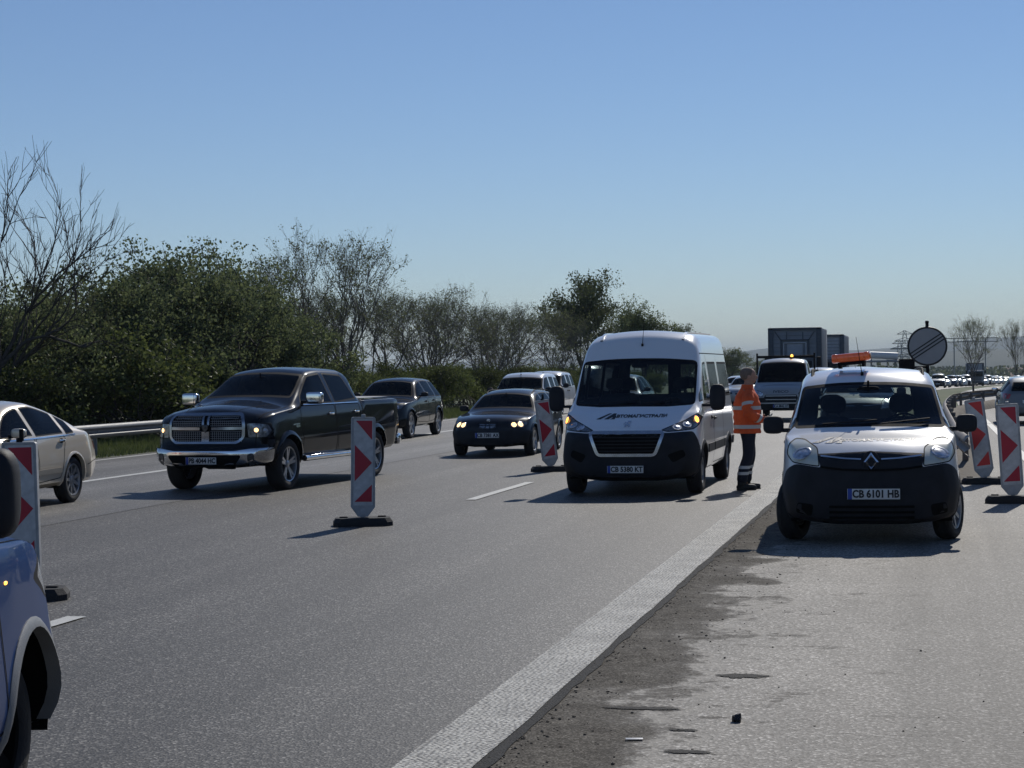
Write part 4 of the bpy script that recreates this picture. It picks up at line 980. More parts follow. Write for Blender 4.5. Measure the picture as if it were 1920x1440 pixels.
def asphalt(name, c0, c1, spk=.35, agg=85.0, rough=.75, patch=.32, streak=True, bump=.5):
    m, n, b = newmat(name); L = n.links.new
    tc = n.nodes.new('ShaderNodeTexCoord')
    v = n.nodes.new('ShaderNodeTexVoronoi'); v.inputs['Scale'].default_value = agg; L(tc.outputs['Object'], v.inputs['Vector'])
    v2 = n.nodes.new('ShaderNodeTexNoise'); v2.inputs['Scale'].default_value = agg * .55; v2.inputs['Detail'].default_value = 3; L(tc.outputs['Object'], v2.inputs['Vector'])
    big = n.nodes.new('ShaderNodeTexNoise'); big.inputs['Scale'].default_value = .6; big.inputs['Detail'].default_value = 7; big.inputs['Roughness'].default_value = .65
    mp = n.nodes.new('ShaderNodeMapping'); mp.inputs['Scale'].default_value = (1.6, .22, 1) if streak else (1, 1, 1); L(tc.outputs['Object'], mp.inputs[0]); L(mp.outputs[0], big.inputs['Vector'])
    sep = n.nodes.new('ShaderNodeSeparateColor'); L(v.outputs['Color'], sep.inputs[0])
    base = ramp(n, sep.outputs[0], [(0, [c * (1 - spk) for c in c0]), (.6, c0), (.85, c1), (1.0, [min(1, c * (1 + spk * 2.4)) for c in c1])])
    mx = n.nodes.new('ShaderNodeMix'); mx.data_type = 'RGBA'; mx.blend_type = 'MULTIPLY'; mx.inputs[0].default_value = 1
    g = ramp(n, big.outputs[0], [(.3, (1 - patch,) * 3), (.7, (1 + patch,) * 3)]); L(base, mx.inputs[6]); L(g, mx.inputs[7])
    mx2 = n.nodes.new('ShaderNodeMix'); mx2.data_type = 'RGBA'; mx2.blend_type = 'MULTIPLY'; mx2.inputs[0].default_value = 1
    g2 = ramp(n, v2.outputs[0], [(.35, (.6,) * 3), (.65, (1.3,) * 3)]); L(mx.outputs[2], mx2.inputs[6]); L(g2, mx2.inputs[7])
    trk = n.nodes.new('ShaderNodeTexNoise'); trk.inputs['Scale'].default_value = 1.0; trk.inputs['Detail'].default_value = 4
    mp2 = n.nodes.new('ShaderNodeMapping'); mp2.inputs['Scale'].default_value = (1.1, .018, 1); L(tc.outputs['Object'], mp2.inputs[0]); L(mp2.outputs[0], trk.inputs['Vector'])
    mx4 = n.nodes.new('ShaderNodeMix'); mx4.data_type = 'RGBA'; mx4.blend_type = 'MULTIPLY'; mx4.inputs[0].default_value = 1
    L(mx2.outputs[2], mx4.inputs[6]); L(ramp(n, trk.outputs[0], [(.35, (.72,) * 3), (.5, (1, 1, 1)), (.65, (1.22,) * 3)]), mx4.inputs[7]); mx2 = mx4
    L(mx2.outputs[2], b.inputs['Base Color'])
    b.inputs['Roughness'].default_value = rough
    bp = n.nodes.new('ShaderNodeBump'); bp.inputs['Strength'].default_value = bump; bp.inputs['Distance'].default_value = .004
    ad = n.nodes.new('ShaderNodeMath'); ad.operation = 'ADD'; L(v.outputs['Distance'], ad.inputs[0]); L(v2.outputs[0], ad.inputs[1]); L(ad.outputs[0], bp.inputs['Height']); L(bp.outputs[0], b.inputs['Normal'])
    return m, n, b, mx2
asphalt('asphalt_dark', (.044, .041, .036), (.104, .098, .088), spk=.75, agg=75, rough=.62, bump=.5)
asphalt('asphalt_mid', (.090, .086, .079), (.158, .152, .141), spk=.45, rough=.58, bump=.35)
asphalt('asphalt_pale', (.16, .155, .148), (.23, .225, .21), patch=.12)
# old shoulder paving with dust, tar stains and a ragged dark border of grit along the white line
m, n, b, mx2 = asphalt('shoulder_paving', (.215, .20, .175), (.305, .287, .257), spk=.3, agg=70, patch=.14, streak=False)
L = n.links.new
tc = n.nodes.new('ShaderNodeTexCoord'); sx = n.nodes.new('ShaderNodeSeparateXYZ'); L(tc.outputs['Object'], sx.inputs[0])
nz = n.nodes.new('ShaderNodeTexNoise'); nz.inputs['Scale'].default_value = .8; nz.inputs['Detail'].default_value = 10; nz.inputs['Roughness'].default_value = .68; L(tc.outputs['Object'], nz.inputs['Vector'])
mp = n.nodes.new('ShaderNodeMapping'); mp.inputs['Scale'].default_value = (1.5, 2.7, 1); mp.inputs['Rotation'].default_value = (0, 0, R(6)); L(tc.outputs['Object'], mp.inputs[0])
n2 = n.nodes.new('ShaderNodeTexNoise'); n2.inputs['Scale'].default_value = 1.3; n2.inputs['Detail'].default_value = 10; n2.inputs['Roughness'].default_value = .72; L(mp.outputs[0], n2.inputs['Vector'])
a1 = n.nodes.new('ShaderNodeMath'); a1.operation = 'MULTIPLY_ADD'; L(nz.outputs[0], a1.inputs[0]); a1.inputs[1].default_value = 2.6; L(sx.outputs[0], a1.inputs[2])   # x + 2.6 n
dirt = ramp(n, a1.outputs[0], [(0.0, (1,) * 3), (.30, (1,) * 3), (.36, (.0,) * 3), (1, (0,) * 3)])
mr = n.nodes.new('ShaderNodeMapRange'); mr.inputs[1].default_value = -1.2; mr.inputs[2].default_value = 1.3; L(a1.outputs[0], mr.inputs[0])
dirt = ramp(n, mr.outputs[0], [(0, (1,) * 3), (.30, (.95,) * 3), (.40, (.8,) * 3), (.43, (.45,) * 3), (.45, (.08,) * 3), (.50, (0,) * 3), (1, (0,) * 3)])
st_ = ramp(n, n2.outputs[0], [(0, (0,) * 3), (.575, (0,) * 3), (.61, (.65,) * 3), (1, (1,) * 3)])
fade = n.nodes.new('ShaderNodeMapRange'); fade.inputs[1].default_value = .2; fade.inputs[2].default_value = -1.2; L(sx.outputs[0], fade.inputs[0])
m3 = n.nodes.new('ShaderNodeMath'); m3.operation = 'MULTIPLY'; L(st_, m3.inputs[0]); L(fade.outputs[0], m3.inputs[1])
mxx = n.nodes.new('ShaderNodeMath'); mxx.operation = 'MAXIMUM'; L(dirt, mxx.inputs[0]); L(m3.outputs[0], mxx.inputs[1])
n5 = n.nodes.new('ShaderNodeTexNoise'); n5.inputs['Scale'].default_value = 5; n5.inputs['Detail'].default_value = 8; n5.inputs['Roughness'].default_value = .85; L(tc.outputs['Object'], n5.inputs['Vector'])
dc = ramp(n, n5.outputs[0], [(.26, (.055, .050, .043)), (.40, (.105, .096, .083)), (.54, (.15, .138, .118)), (.68, (.24, .22, .19))])
vg = n.nodes.new('ShaderNodeTexVoronoi'); vg.inputs['Scale'].default_value = 110; L(tc.outputs['Object'], vg.inputs['Vector']); sg_ = n.nodes.new('ShaderNodeSeparateColor'); L(vg.outputs['Color'], sg_.inputs[0])
dg = n.nodes.new('ShaderNodeMix'); dg.data_type = 'RGBA'; dg.blend_type = 'MULTIPLY'; dg.inputs[0].default_value = 1; L(dc, dg.inputs[6]); L(ramp(n, sg_.outputs[0], [(0, (.55,) * 3), (.7, (1.05,) * 3), (1, (1.9,) * 3)]), dg.inputs[7]); dc = dg.outputs[2]
mm = n.nodes.new('ShaderNodeMix'); mm.data_type = 'RGBA'; L(mxx.outputs[0], mm.inputs[0]); L(mx2.outputs[2], mm.inputs[6]); L(dc, mm.inputs[7])
edge = ramp(n, mr.outputs[0], [(0, (0,) * 3), (.45, (0,) * 3), (.462, (.6,) * 3), (.50, (0,) * 3), (1, (0,) * 3)])     # pale dust rim
mdu = n.nodes.new('ShaderNodeMix'); mdu.data_type = 'RGBA'; L(edge, mdu.inputs[0]); L(mm.outputs[2], mdu.inputs[6]); mdu.inputs[7].default_value = (.36, .335, .29, 1)
L(mdu.outputs[2], b.inputs['Base Color'])
L(ramp(n, mxx.outputs[0], [(0, (.75,) * 3), (1, (1,) * 3)]), b.inputs['Roughness']); L(ramp(n, mxx.outputs[0], [(0, (.35,) * 3), (1, (.02,) * 3)]), b.inputs['Specular IOR Level'])
# grass / soil of the plain
m, n, b = newmat('plain_soil'); L = n.links.new
tc = n.nodes.new('ShaderNodeTexCoord'); nz = n.nodes.new('ShaderNodeTexNoise'); nz.inputs['Scale'].default_value = .35; nz.inputs['Detail'].default_value = 10; nz.inputs['Roughness'].default_value = .7; L(tc.outputs['Object'], nz.inputs['Vector'])
g = ramp(n, nz.outputs[0], [(.3, (.045, .065, .022)), (.5, (.075, .10, .03)), (.62, (.10, .095, .05)), (.75, (.15, .12, .08))]); L(g, b.inputs['Base Color']); b.inputs['Roughness'].default_value = .95
mat('verge_grass', (.05, .065, .025), .9, var=.5, vscale=2)
mat('joint_tar', (.012, .012, .012), .9, var=.5, vscale=30, bump=1.0, bscale=90)
mat('soil', (.12, .10, .075), .95, var=.4, vscale=3, bump=.6, bscale=14)
# paint of the road markings: ribbed line worn by tyres
m, n, b = newmat('ribbed_marking'); L = n.links.new
tc = n.nodes.new('ShaderNodeTexCoord'); mp = n.nodes.new('ShaderNodeMapping'); mp.inputs['Scale'].default_value = (1, 2.2, 1); L(tc.outputs['Object'], mp.inputs[0])
v = n.nodes.new('ShaderNodeTexVoronoi'); v.inputs['Scale'].default_value = 38; v.inputs['Randomness'].default_value = .75; L(mp.outputs[0], v.inputs['Vector'])
nz = n.nodes.new('ShaderNodeTexNoise'); nz.inputs['Scale'].default_value = 3; nz.inputs['Detail'].default_value = 8; L(tc.outputs['Object'], nz.inputs['Vector'])
ad = n.nodes.new('ShaderNodeMath'); ad.operation = 'MULTIPLY_ADD'; L(nz.outputs[0], ad.inputs[0]); ad.inputs[1].default_value = .35; L(v.outputs['Distance'], ad.inputs[2])
g = ramp(n, ad.outputs[0], [(0, (.80, .78, .71)), (.52, (.72, .70, .63)), (.64, (.26, .25, .23)), (.80, (.13, .13, .125))]); L(g, b.inputs['Base Color']); b.inputs['Roughness'].default_value = .7
bp = n.nodes.new('ShaderNodeBump'); bp.invert = True; bp.inputs['Strength'].default_value = .9; bp.inputs['Distance'].default_value = .012; L(v.outputs['Distance'], bp.inputs['Height']); L(bp.outputs[0], b.inputs['Normal'])
m, n, b = newmat('worn_marking'); L = n.links.new
tc = n.nodes.new('ShaderNodeTexCoord'); nz = n.nodes.new('ShaderNodeTexNoise'); nz.inputs['Scale'].default_value = 22; nz.inputs['Detail'].default_value = 8; nz.inputs['Roughness'].default_value = .8; L(tc.outputs['Object'], nz.inputs['Vector'])
g = ramp(n, nz.outputs[0], [(.3, (.16, .16, .155)), (.44, (.5, .5, .47)), (.7, (.66, .66, .62))]); L(g, b.inputs['Base Color']); b.inputs['Roughness'].default_value = .65

bm = NB(); prev = None       # the plain, one sheet out to the horizon
Ys = [-60, -20, 0, 20, 40, 60, 80, 100, 120, 140, 200, 300, 400, 600, 800, 1000, 1500, 3000, 6000, 12000]
for Y in Ys:
    Xs = [-9000, -3000, -800, -200, -60, -30, -10, 10, 30, 60, 200, 800, 3000, 9000]
    row = [bm.verts.new((X, Y, dz(Y) - .03)) for X in Xs]
    if prev:
        for i in range(len(row) - 1): bm.faces.new((prev[i], prev[i + 1], row[i + 1], row[i]))
    prev = row
prop(part('ground', bm, 'plain_soil', smooth=180), kind='structure')
sheet('road', -18.1, -2.04, -15, 700, 0.0, 'asphalt_dark', 8)
sheet('far_lane', -17.7, -10.62, 10, 700, .004, 'asphalt_mid', 4, jag=.05)
sheet('shoulder', -2.04, 1.35, -15, 60, .0, 'shoulder_paving', 6, dY=1.0)
sheet('opposite_road', 1.35, 14.5, -15, 700, .0, 'asphalt_pale', 6)
sheet('edge_line', -2.42, -2.05, -15, 600, .009, 'ribbed_marking', 3, dY=.5, jag=.02)
sheet('pavement_joint', -2.07, -1.99, -15, 60, .005, 'joint_tar', 2, dY=.08, jag=.03)
sheet('outer_edge_line', -14.45, -14.25, 10, 600, .009, 'worn_marking', 1, dY=1.0, jag=.02)
sheet('kerb_line', -17.75, -17.6, 10, 600, .009, 'worn_marking', 1, dY=1.0, jag=.02)
sheet('opposite_edge_line', 1.75, 1.93, 20, 600, .009, 'worn_marking', 1, dY=2.0)
for k in range(-1, 22):
    y0 = 26.0 + 16.6 * k - .35
    sheet('lane_dash', -6.39, -6.24, y0, y0 + 4.05, .009, 'worn_marking', 1, dY=1.0, jag=.012)

mat('crack_tar', (.035, .032, .028), .95, var=.5, vscale=22, bump=.8, bscale=70)
for i, (x, Y, a, b_) in enumerate([(-1.08, 11.02, .15, .07), (-1.22, 9.33, .075, .03), (-1.13, 8.8, .12, .04), (-1.5, 9.9, .22, .04)]):
    bm = NB(); n_ = 60; c = bm.verts.new((x, Y, .0045)); ring = []
    for k in range(n_):
        t = 2 * math.pi * k / n_; r_ = 1 + .45 * noise.noise((math.cos(t) * 2.2 + i * 5, math.sin(t) * 2.2, i)) + .45 * noise.noise((k * .9, i, 3)) + .3 * noise.noise((k * 2.3, i, 7)); ring.append(bm.verts.new((x + a * r_ * math.cos(t), Y + b_ * r_ * math.sin(t), .0045)))
    for k in range(n_): bm.faces.new((c, ring[k], ring[(k + 1) % n_]))
    prop(part('pavement_stain', bm, 'crack_tar', smooth=0), kind='structure')
# ------------------------------------------------------------------ far country: hills, wood, field
def hillmat(name, c0, c1, sc):
    m, n, b = newmat(name); tc = n.nodes.new('ShaderNodeTexCoord'); nz = n.nodes.new('ShaderNodeTexNoise'); nz.inputs['Scale'].default_value = sc; nz.inputs['Detail'].default_value = 8
    n.links.new(tc.outputs['Object'], nz.inputs['Vector']); n.links.new(ramp(n, nz.outputs[0], [(.35, c0), (.65, c1)]), b.inputs['Base Color']); b.inputs['Roughness'].default_value = 1
hillmat('hill_cover', (.035, .05, .03), (.10, .10, .06), .004); hillmat('field_brown', (.16, .10, .07), (.20, .13, .09), .02)
def ridge(name, Y, dep, prof, m, seed, amp):
    f = pch(prof); bm = NB(); rows = []
    xs = [prof[0][0] + (prof[-1][0] - prof[0][0]) * i / 160 for i in range(161)]
    for j in range(13):
        t = j / 12; e = math.sin(math.pi * min(1, t * 1.0)) ** .8 if 0 < t < 1 else 0
        rows.append([bm.verts.new((x, Y + dep * t, -14 + (f(x) + 14 + amp * noise.noise((x * .004, t * 3 + seed, 0)) + amp * .3 * noise.noise((x * .02, t * 9, seed))) * e)) for x in xs])
    for a, b in zip(rows, rows[1:]):
        for i in range(160): bm.faces.new((a[i], a[i + 1], b[i + 1], b[i]))
    o = part(name, bm, m, smooth=180); o['kind'] = 'structure'
ridge('hills', 5200, 1600, [(-3200, 20), (-1200, 38), (-640, 48), (-420, 62), (-300, 50), (-100, 58), (60, 72), (250, 84), (420, 95), (1200, 70), (2600, 30)], 'hill_cover', 3, 7)
ridge('low_hills', 3300, 700, [(-2000, 5), (-400, 8), (-150, 14), (0, 26), (140, 30), (260, 24), (700, 34), (1600, 10)], 'hill_cover', 8, 4)
bm = NB()
v = [bm.verts.new(p) for p in ((40, 900, dz(900) + .5), (260, 900, dz(900) + .5), (330, 1500, dz(1500) + 6), (60, 1500, dz(1500) + 6))]; bm.faces.new(v)
prop(part('field', bm, 'field_brown'), kind='structure')

# ------------------------------------------------------------------ trees
def leafmat(name, c0, c1, trans=.35):
    m, n, b = newmat(name); L = n.links.new
    ge = n.nodes.new('ShaderNodeNewGeometry'); oi = n.nodes.new('ShaderNodeObjectInfo')
    g = ramp(n, ge.outputs['Random Per Island'], [(0, c0), (.6, [(a + c) / 2 for a, c in zip(c0, c1)]), (1, c1)])
    hs = n.nodes.new('ShaderNodeHueSaturation'); mr = n.nodes.new('ShaderNodeMapRange'); mr.inputs[3].default_value = .6; mr.inputs[4].default_value = 1.45; L(oi.outputs['Random'], mr.inputs[0]); L(mr.outputs[0], hs.inputs['Value']); L(g, hs.inputs['Color'])
    d = n.nodes.new('ShaderNodeBsdfDiffuse'); t = n.nodes.new('ShaderNodeBsdfTranslucent'); gl = n.nodes.new('ShaderNodeBsdfGlossy'); gl.inputs['Roughness'].default_value = .45
    L(hs.outputs[0], d.inputs[0]); L(hs.outputs[0], t.inputs[0]); ms = n.nodes.new('ShaderNodeMixShader'); ms.inputs[0].default_value = trans; L(d.outputs[0], ms.inputs[1]); L(t.outputs[0], ms.inputs[2])
    m2 = n.nodes.new('ShaderNodeMixShader'); m2.inputs[0].default_value = .02; L(ms.outputs[0], m2.inputs[1]); L(gl.outputs[0], m2.inputs[2]); L(m2.outputs[0], n.nodes['Material Output'].inputs[0])
leafmat('leaf_dark', (.058, .078, .040), (.165, .19, .08), .45); leafmat('leaf_bud', (.11, .13, .055), (.20, .21, .09)); leafmat('leaf_bush', (.055, .075, .024), (.15, .175, .055), .42); leafmat('leaf_olive', (.075, .095, .04), (.16, .18, .075))
mat('bark', (.060, .052, .045), .95, var=.4, vscale=9); mat('bark_grey', (.12, .11, .10), .95, var=.4, vscale=9)
def mesh_of(name, vs, fs, m):
    me = bpy.data.meshes.new(name); me.from_pydata(vs, [], fs); me.materials.append(MATS[m]); me.update(); return me
def skeleton(rng, trunks, H, ratio=(.62, .85), kids=(2, 4), spread=(20, 50), up=.25, wob=.18, minr=.006, maxlvl=6, seg=.35, side=.5):
    segs = []; tips = []
    def grow(p, d, ln, r, lvl):
        n = max(2, int(ln / seg) + (1 if lvl > 3 else 0)); n = min(n, 9); q = p.copy(); dd = d.copy()
        for i in range(n):
            dd = (dd + Vector((rng.gauss(0, wob), rng.gauss(0, wob), rng.gauss(0, wob) + up * .12))).normalized()
            q2 = q + dd * ln / n; r0 = r * (1 - .45 * i / n); r1 = r * (1 - .45 * (i + 1) / n)
            segs.append((q.copy(), q2.copy(), r0, r1)); q = q2
            if lvl >= 2: tips.append((q2.copy(), lvl, dd.copy()))
            if lvl >= 1 and i < n - 1 and rng.random() < side and lvl < maxlvl:
                branch(q2, dd, ln * rng.uniform(.35, .6), r1 * .55, lvl + 1)
        if lvl < maxlvl and r > minr:
            for k in range(rng.randint(*kids)): branch(q, dd, ln * rng.uniform(*ratio), r * .62, lvl + 1)
    def branch(p, d, ln, r, lvl):
        a = R(rng.uniform(*spread)); ph = rng.uniform(0, 2 * math.pi); u = d.orthogonal().normalized(); v = d.cross(u)
        nd = (d * math.cos(a) + (u * math.cos(ph) + v * math.sin(ph)) * math.sin(a)); nd.z += up * .3; nd.normalize()
        if p.z + nd.z * ln < .3: nd.z = abs(nd.z) + .1; nd.normalize()
        grow(p, nd, ln, max(r, minr * .8), lvl)
    for (x, y, dx, dy, ln, r) in trunks: grow(Vector((x, y, -.1)), Vector((dx, dy, 1)).normalized(), ln, r, 0)
    return segs, tips
def wood_mesh(name, segs, m, scale_to=None):
    vs, fs = [], []
    for a, b, r0, r1 in segs:
        n = 6 if r0 > .05 else (4 if r0 > .02 else 3); d = (b - a)
        if d.length < 1e-5: continue
        q = d.to_track_quat('Z', 'Y').to_matrix(); k = len(vs)
        for c, r in ((a - d * .03, r0), (b + d * .03, r1)):
            for i in range(n): t = 2 * math.pi * i / n; vs.append(c + q @ Vector((math.cos(t) * r, math.sin(t) * r, 0)))
        for i in range(n): fs.append((k + i, k + (i + 1) % n, k + n + (i + 1) % n, k + n + i))
    me = mesh_of(name, vs, fs, m); me.polygons.foreach_set('use_smooth', [True] * len(me.polygons)); return me
def leaf_mesh(name, rng, pts, per, rad, size, m):
    vs, fs = [], []
    for p in pts:
        for k in range(per):
            c = p + Vector((rng.gauss(0, rad), rng.gauss(0, rad), rng.gauss(0, rad * .8)))
            if c.z < .05: c.z = .05 + rng.random() * .2
            s = size * rng.uniform(.6, 1.3); u = Vector((rng.gauss(0, 1), rng.gauss(0, 1), rng.gauss(0, .7))).normalized(); v = u.orthogonal().normalized()
            a = rng.uniform(0, 6.28); v = v * math.cos(a) + u.cross(v) * math.sin(a); w_ = v.cross(u)
            i = len(vs); vs += [c - v * s * .5, c + w_ * s * .32 + u * s * .06, c + v * s * .55, c - w_ * s * .32 + u * s * .06]; fs.append((i, i + 1, i + 2, i + 3))
    return mesh_of(name, vs, fs, m)
def tree_proto(kind, seed):
    rng = random.Random(seed)
    if kind == 'dense':
        tr = [(rng.uniform(-.5, .5), rng.uniform(-.5, .5), rng.uniform(-.6, .6), rng.uniform(-.6, .6), 1.5, .075) for _ in range(6)]
        sg, tp = skeleton(rng, tr, 5, (.62, .86), (2, 3), (22, 55), .25, .17, .008, 5, .4, .42)
        pts = [t[0] for t in tp if t[1] >= 3]; rng.shuffle(pts); W = wood_mesh('trunk', sg, 'bark'); F = leaf_mesh('foliage', rng, pts[:3600], 8, .13, .095, 'leaf_dark')
    elif kind == 'bud':
        tr = [(rng.uniform(-.25, .25), rng.uniform(-.25, .25), rng.uniform(-.25, .25), rng.uniform(-.25, .25), 2.3, .085) for _ in range(3)]
        sg, tp = skeleton(rng, tr, 8, (.64, .88), (2, 3), (14, 38), .45, .10, .007, 6, .4, .45)
        if len(sg) > 9000: rs = sorted(sg, key=lambda s: -s[2]); sg = rs[:9000]
        pts = [t[0] for t in tp if t[1] >= 5]; rng.shuffle(pts); W = wood_mesh('trunk', sg, 'bark_grey'); F = leaf_mesh('foliage', rng, pts[:1600], 3, .07, .085, 'leaf_bud')
    elif kind == 'leafy':
        tr = [(rng.uniform(-.3, .3), rng.uniform(-.3, .3), rng.uniform(-.3, .3), rng.uniform(-.3, .3), 2.3, .11) for _ in range(3)]
        sg, tp = skeleton(rng, tr, 8, (.62, .86), (2, 3), (18, 45), .4, .12, .009, 5, .4, .45)
        pts = [t[0] for t in tp if t[1] >= 3]; rng.shuffle(pts); W = wood_mesh('trunk', sg, 'bark'); F = leaf_mesh('foliage', rng, pts[:3400], 6, .18, .15, 'leaf_olive')
    elif kind == 'bare':
        tr = [(0, 0, .16, .05, 2.7, .13), (.5, .4, .28, 0, 2.6, .10), (-.7, .2, -.1, 0, 2.5, .09)]
        sg, tp = skeleton(rng, tr, 8, (.62, .88), (2, 3), (14, 42), .30, .13, .013, 5, .3, .42)
        pts = [t[0] for t in tp if t[1] >= 4 and t[0].z < 4.8]; rng.shuffle(pts); W = wood_mesh('trunk', sg, 'bark'); F = leaf_mesh('foliage', rng, pts[:1500], 3, .1, .08, 'leaf_bud')
    else:
        tr = [(rng.uniform(-.8, .8), rng.uniform(-.5, .5), rng.uniform(-.8, .8), rng.uniform(-.8, .8), .75, .03) for _ in range(9)]
        sg, tp = skeleton(rng, tr, 2, (.6, .85), (2, 3), (20, 60), .2, .2, .006, 4, .25, .45)
        pts = [t[0] for t in tp if t[1] >= 2]; rng.shuffle(pts); W = wood_mesh('trunk', sg, 'bark'); F = leaf_mesh('foliage', rng, pts[:2600], 8, .11, .075, 'leaf_bush')
    h = max(v.co.z for v in W.vertices)
    return W, F, h
PROTO = {}
def plant(name, label, cat, kind, var, x, Y, h, rz, group=None, wide=1.0, zo=0.0):
    key = (kind, var)
    if key not in PROTO: PROTO[key] = tree_proto(kind, 11 + var * 7 + len(kind) * 101)
    W, F, ph = PROTO[key]; s = h / ph
    t = thing(name, label, cat, (x, Y, dz(Y) - .03 + zo), rz, group, (s * wide, s * wide, s))
    for nm, me in (('trunk', W), ('foliage', F)):
        o = bpy.data.objects.new(nm, me); COL.objects.link(o); o.parent = t
    return t
rg = random.Random(5)
plant('bare_tree', 'tall twisted almost leafless tree at the left end of the hedge line', 'tree', 'bare', 0, -24.1, 44.5, 8.2, R(0), wide=.74)
plant('bare_tree', 'thin half hidden leafless tree behind the twisted tree at far left', 'tree', 'bare', 1, -26.5, 43.0, 6.0, R(140), wide=.7)
plant('budding_tree', 'tallest grey tree with fresh pale buds in the middle of the hedge line', 'tree', 'bud', 0, -24.0, 77, 8.4, R(30), wide=1.1)
plant('budding_tree', 'grey budding tree just left of the tallest budding tree', 'tree', 'bud', 1, -26.0, 72, 7.0, R(200), wide=1.0)
plant('leafy_tree', 'tall tree with fresh green leaves standing behind the white minibus roof', 'tree', 'leafy', 0, -24.0, 134, 9.4, R(50), wide=.95)
plant('leafy_tree', 'rounded light green tree at the right end of the hedge line', 'tree', 'leafy', 1, -22.5, 150, 8.2, R(10), wide=1.1)
plant('leafy_tree', 'lower green tree tapering off the right end of the hedge line', 'tree', 'leafy', 0, -21.0, 166, 6.4, R(210), wide=1.0)
GT = 'trees of the roadside hedge line'
HEDGE = ['dark dense hedge tree above the rear half of the champagne saloon', 'dense hedge tree right of the saloon, third trunk from the left edge', 'tall dense tree of the second row above the bare gap right of the twisted tree', 'dense dark tree directly above the biggest sunlit bush', 'second row dense tree between the sunlit bush and the pickup',
 'dense front row tree above the left mirror of the pickup', 'second row dense tree behind the pickup windscreen', 'dense front tree above the roof of the black pickup', 'last dense tree before the tallest budding tree', 'deep back row dense tree behind the twisted leafless tree',
 'deep back row dense tree above the sunlit bush', 'deep back row dense tree above the pickup roof', 'back dense tree at the far left edge of the photo', 'lower dense tree cut by the left edge of the photo', 'short dense tree right under the twisted leafless tree']
BUDS = ['grey budding tree above the white panel van, near row', 'rounded grey budding tree standing left of the leafy green trees', 'second row budding tree rising over the dark estate car', 'budding tree above the leaning delineator', 'low budding tree behind the left mirror of the minibus', 'second row budding tree behind the tall leafy tree crown', 'budding tree next to the tall leafy tree on its left', 'deep budding tree behind the black suv roof',
 'deep budding tree behind the white panel van', 'deep budding tree hidden behind the minibus roof', 'short budding tree under the tallest budding tree on its right', 'last near row budding tree before the leafy trees']
for i, (x, Y, h, k, v) in enumerate([(-25.5, 47.5, 4.6, 'dense', 0), (-24.5, 51.5, 5.3, 'dense', 1), (-26.5, 53.5, 4.5, 'dense', 2), (-24.5, 56.5, 6.2, 'dense', 3), (-26.5, 59, 4.6, 'dense', 1), (-24.5, 62.5, 6.7, 'dense', 0), (-27, 64, 4.3, 'dense', 2), (-24.5, 68, 5.1, 'dense', 3), (-26.5, 71, 4.5, 'dense', 1), (-30, 50, 4.6, 'dense', 2), (-31, 57, 4.9, 'dense', 0), (-31, 66, 4.9, 'dense', 3), (-29, 44, 4.4, 'dense', 0), (-28, 40, 4.2, 'dense', 1), (-25.5, 43.5, 3.6, 'dense', 2)]):
    plant('hedge_tree', HEDGE[i], 'tree', k, v, x, Y, h, rg.uniform(0, 6.28), GT, wide=1.0)
for i, (x, Y, h, v) in enumerate([(-25, 84, 6.2, 1), (-24, 92, 6.3, 0), (-26.5, 97, 6.8, 1), (-24.5, 103, 6.0, 1), (-24, 110, 5.6, 0), (-26, 116, 6.4, 1), (-24, 122, 6.6, 0), (-28, 88, 6.4, 0), (-28, 106, 6.4, 1), (-29, 125, 7.0, 0), (-27, 80, 5.6, 1), (-23.5, 129, 5.6, 1)]):
    plant('budding_tree', BUDS[i], 'tree', 'bud', v, x, Y, h, rg.uniform(0, 6.28), 'half bare trees of the hedge line', wide=1.25)
ORD = lambda i: ('first second third fourth fifth sixth seventh eighth ninth tenth eleventh twelfth thirteenth fourteenth fifteenth sixteenth seventeenth eighteenth nineteenth twentieth twenty-first twenty-second twenty-third twenty-fourth twenty-fifth twenty-sixth twenty-seventh twenty-eighth twenty-ninth thirtieth'.split())[i]
GB = 'bushes at the foot of the hedge line'
for i in range(30):
    Y = 40 + i * 4.1 + rg.uniform(-.8, .8); x = -22.6 + rg.uniform(-.6, .4) - (.8 if i % 3 else 0)
    plant('bush', ('small', 'medium', 'tall')[i % 3] + ' leafy bush at the foot of the hedge, ' + ORD(i) + ' from the left', 'bush', 'bush', i % 2, x, Y, rg.uniform(1.4, 2.5), rg.uniform(0, 6.28), GB, wide=1.15)
plant('bush', 'biggest sunlit yellow green bush behind the left guardrail', 'bush', 'bush', 0, -21.9, 49.5, 3.3, .4, wide=1.3)
for i in range(14):
    Y = 60 + i * 7.5; plant('bush', 'dim undergrowth bush deep behind the hedge trees, ' + ORD(i) + ' from the left', 'bush', 'bush', i % 2, -26.8 + rg.uniform(-1, 1), Y, rg.uniform(1.8, 2.8), rg.uniform(0, 6.28), 'undergrowth bushes behind the hedge trees', wide=1.3)
plant('slender_tree', 'sparse young tree beyond the queue right of the round sign', 'tree', 'bud', 0, 4.0, 170, 7.0, 1.0, wide=.9)
plant('slender_tree', 'slim leafy young tree above the silver car at the right edge', 'tree', 'bud', 1, 6.9, 150, 6.0, 2.2, wide=.6)
for i, (x, Y, h) in enumerate([(-10, 310, 4.5), (-16, 300, 5.2), (-21, 320, 5), (-13, 330, 4.5), (-25, 290, 6.5), (-27, 250, 6.5), (-25, 215, 6.0)]):
    plant('roadside_bush', ('last small', 'dense', 'tall', 'low', 'nearest big', 'second nearest big', 'third nearest')[i] + ' distant bush beside the road beyond the minibus', 'bush', 'leafy', i % 2, x - 5, Y, h, i * 1.3, 'distant bushes beside the road beyond the minibus', wide=1.6)
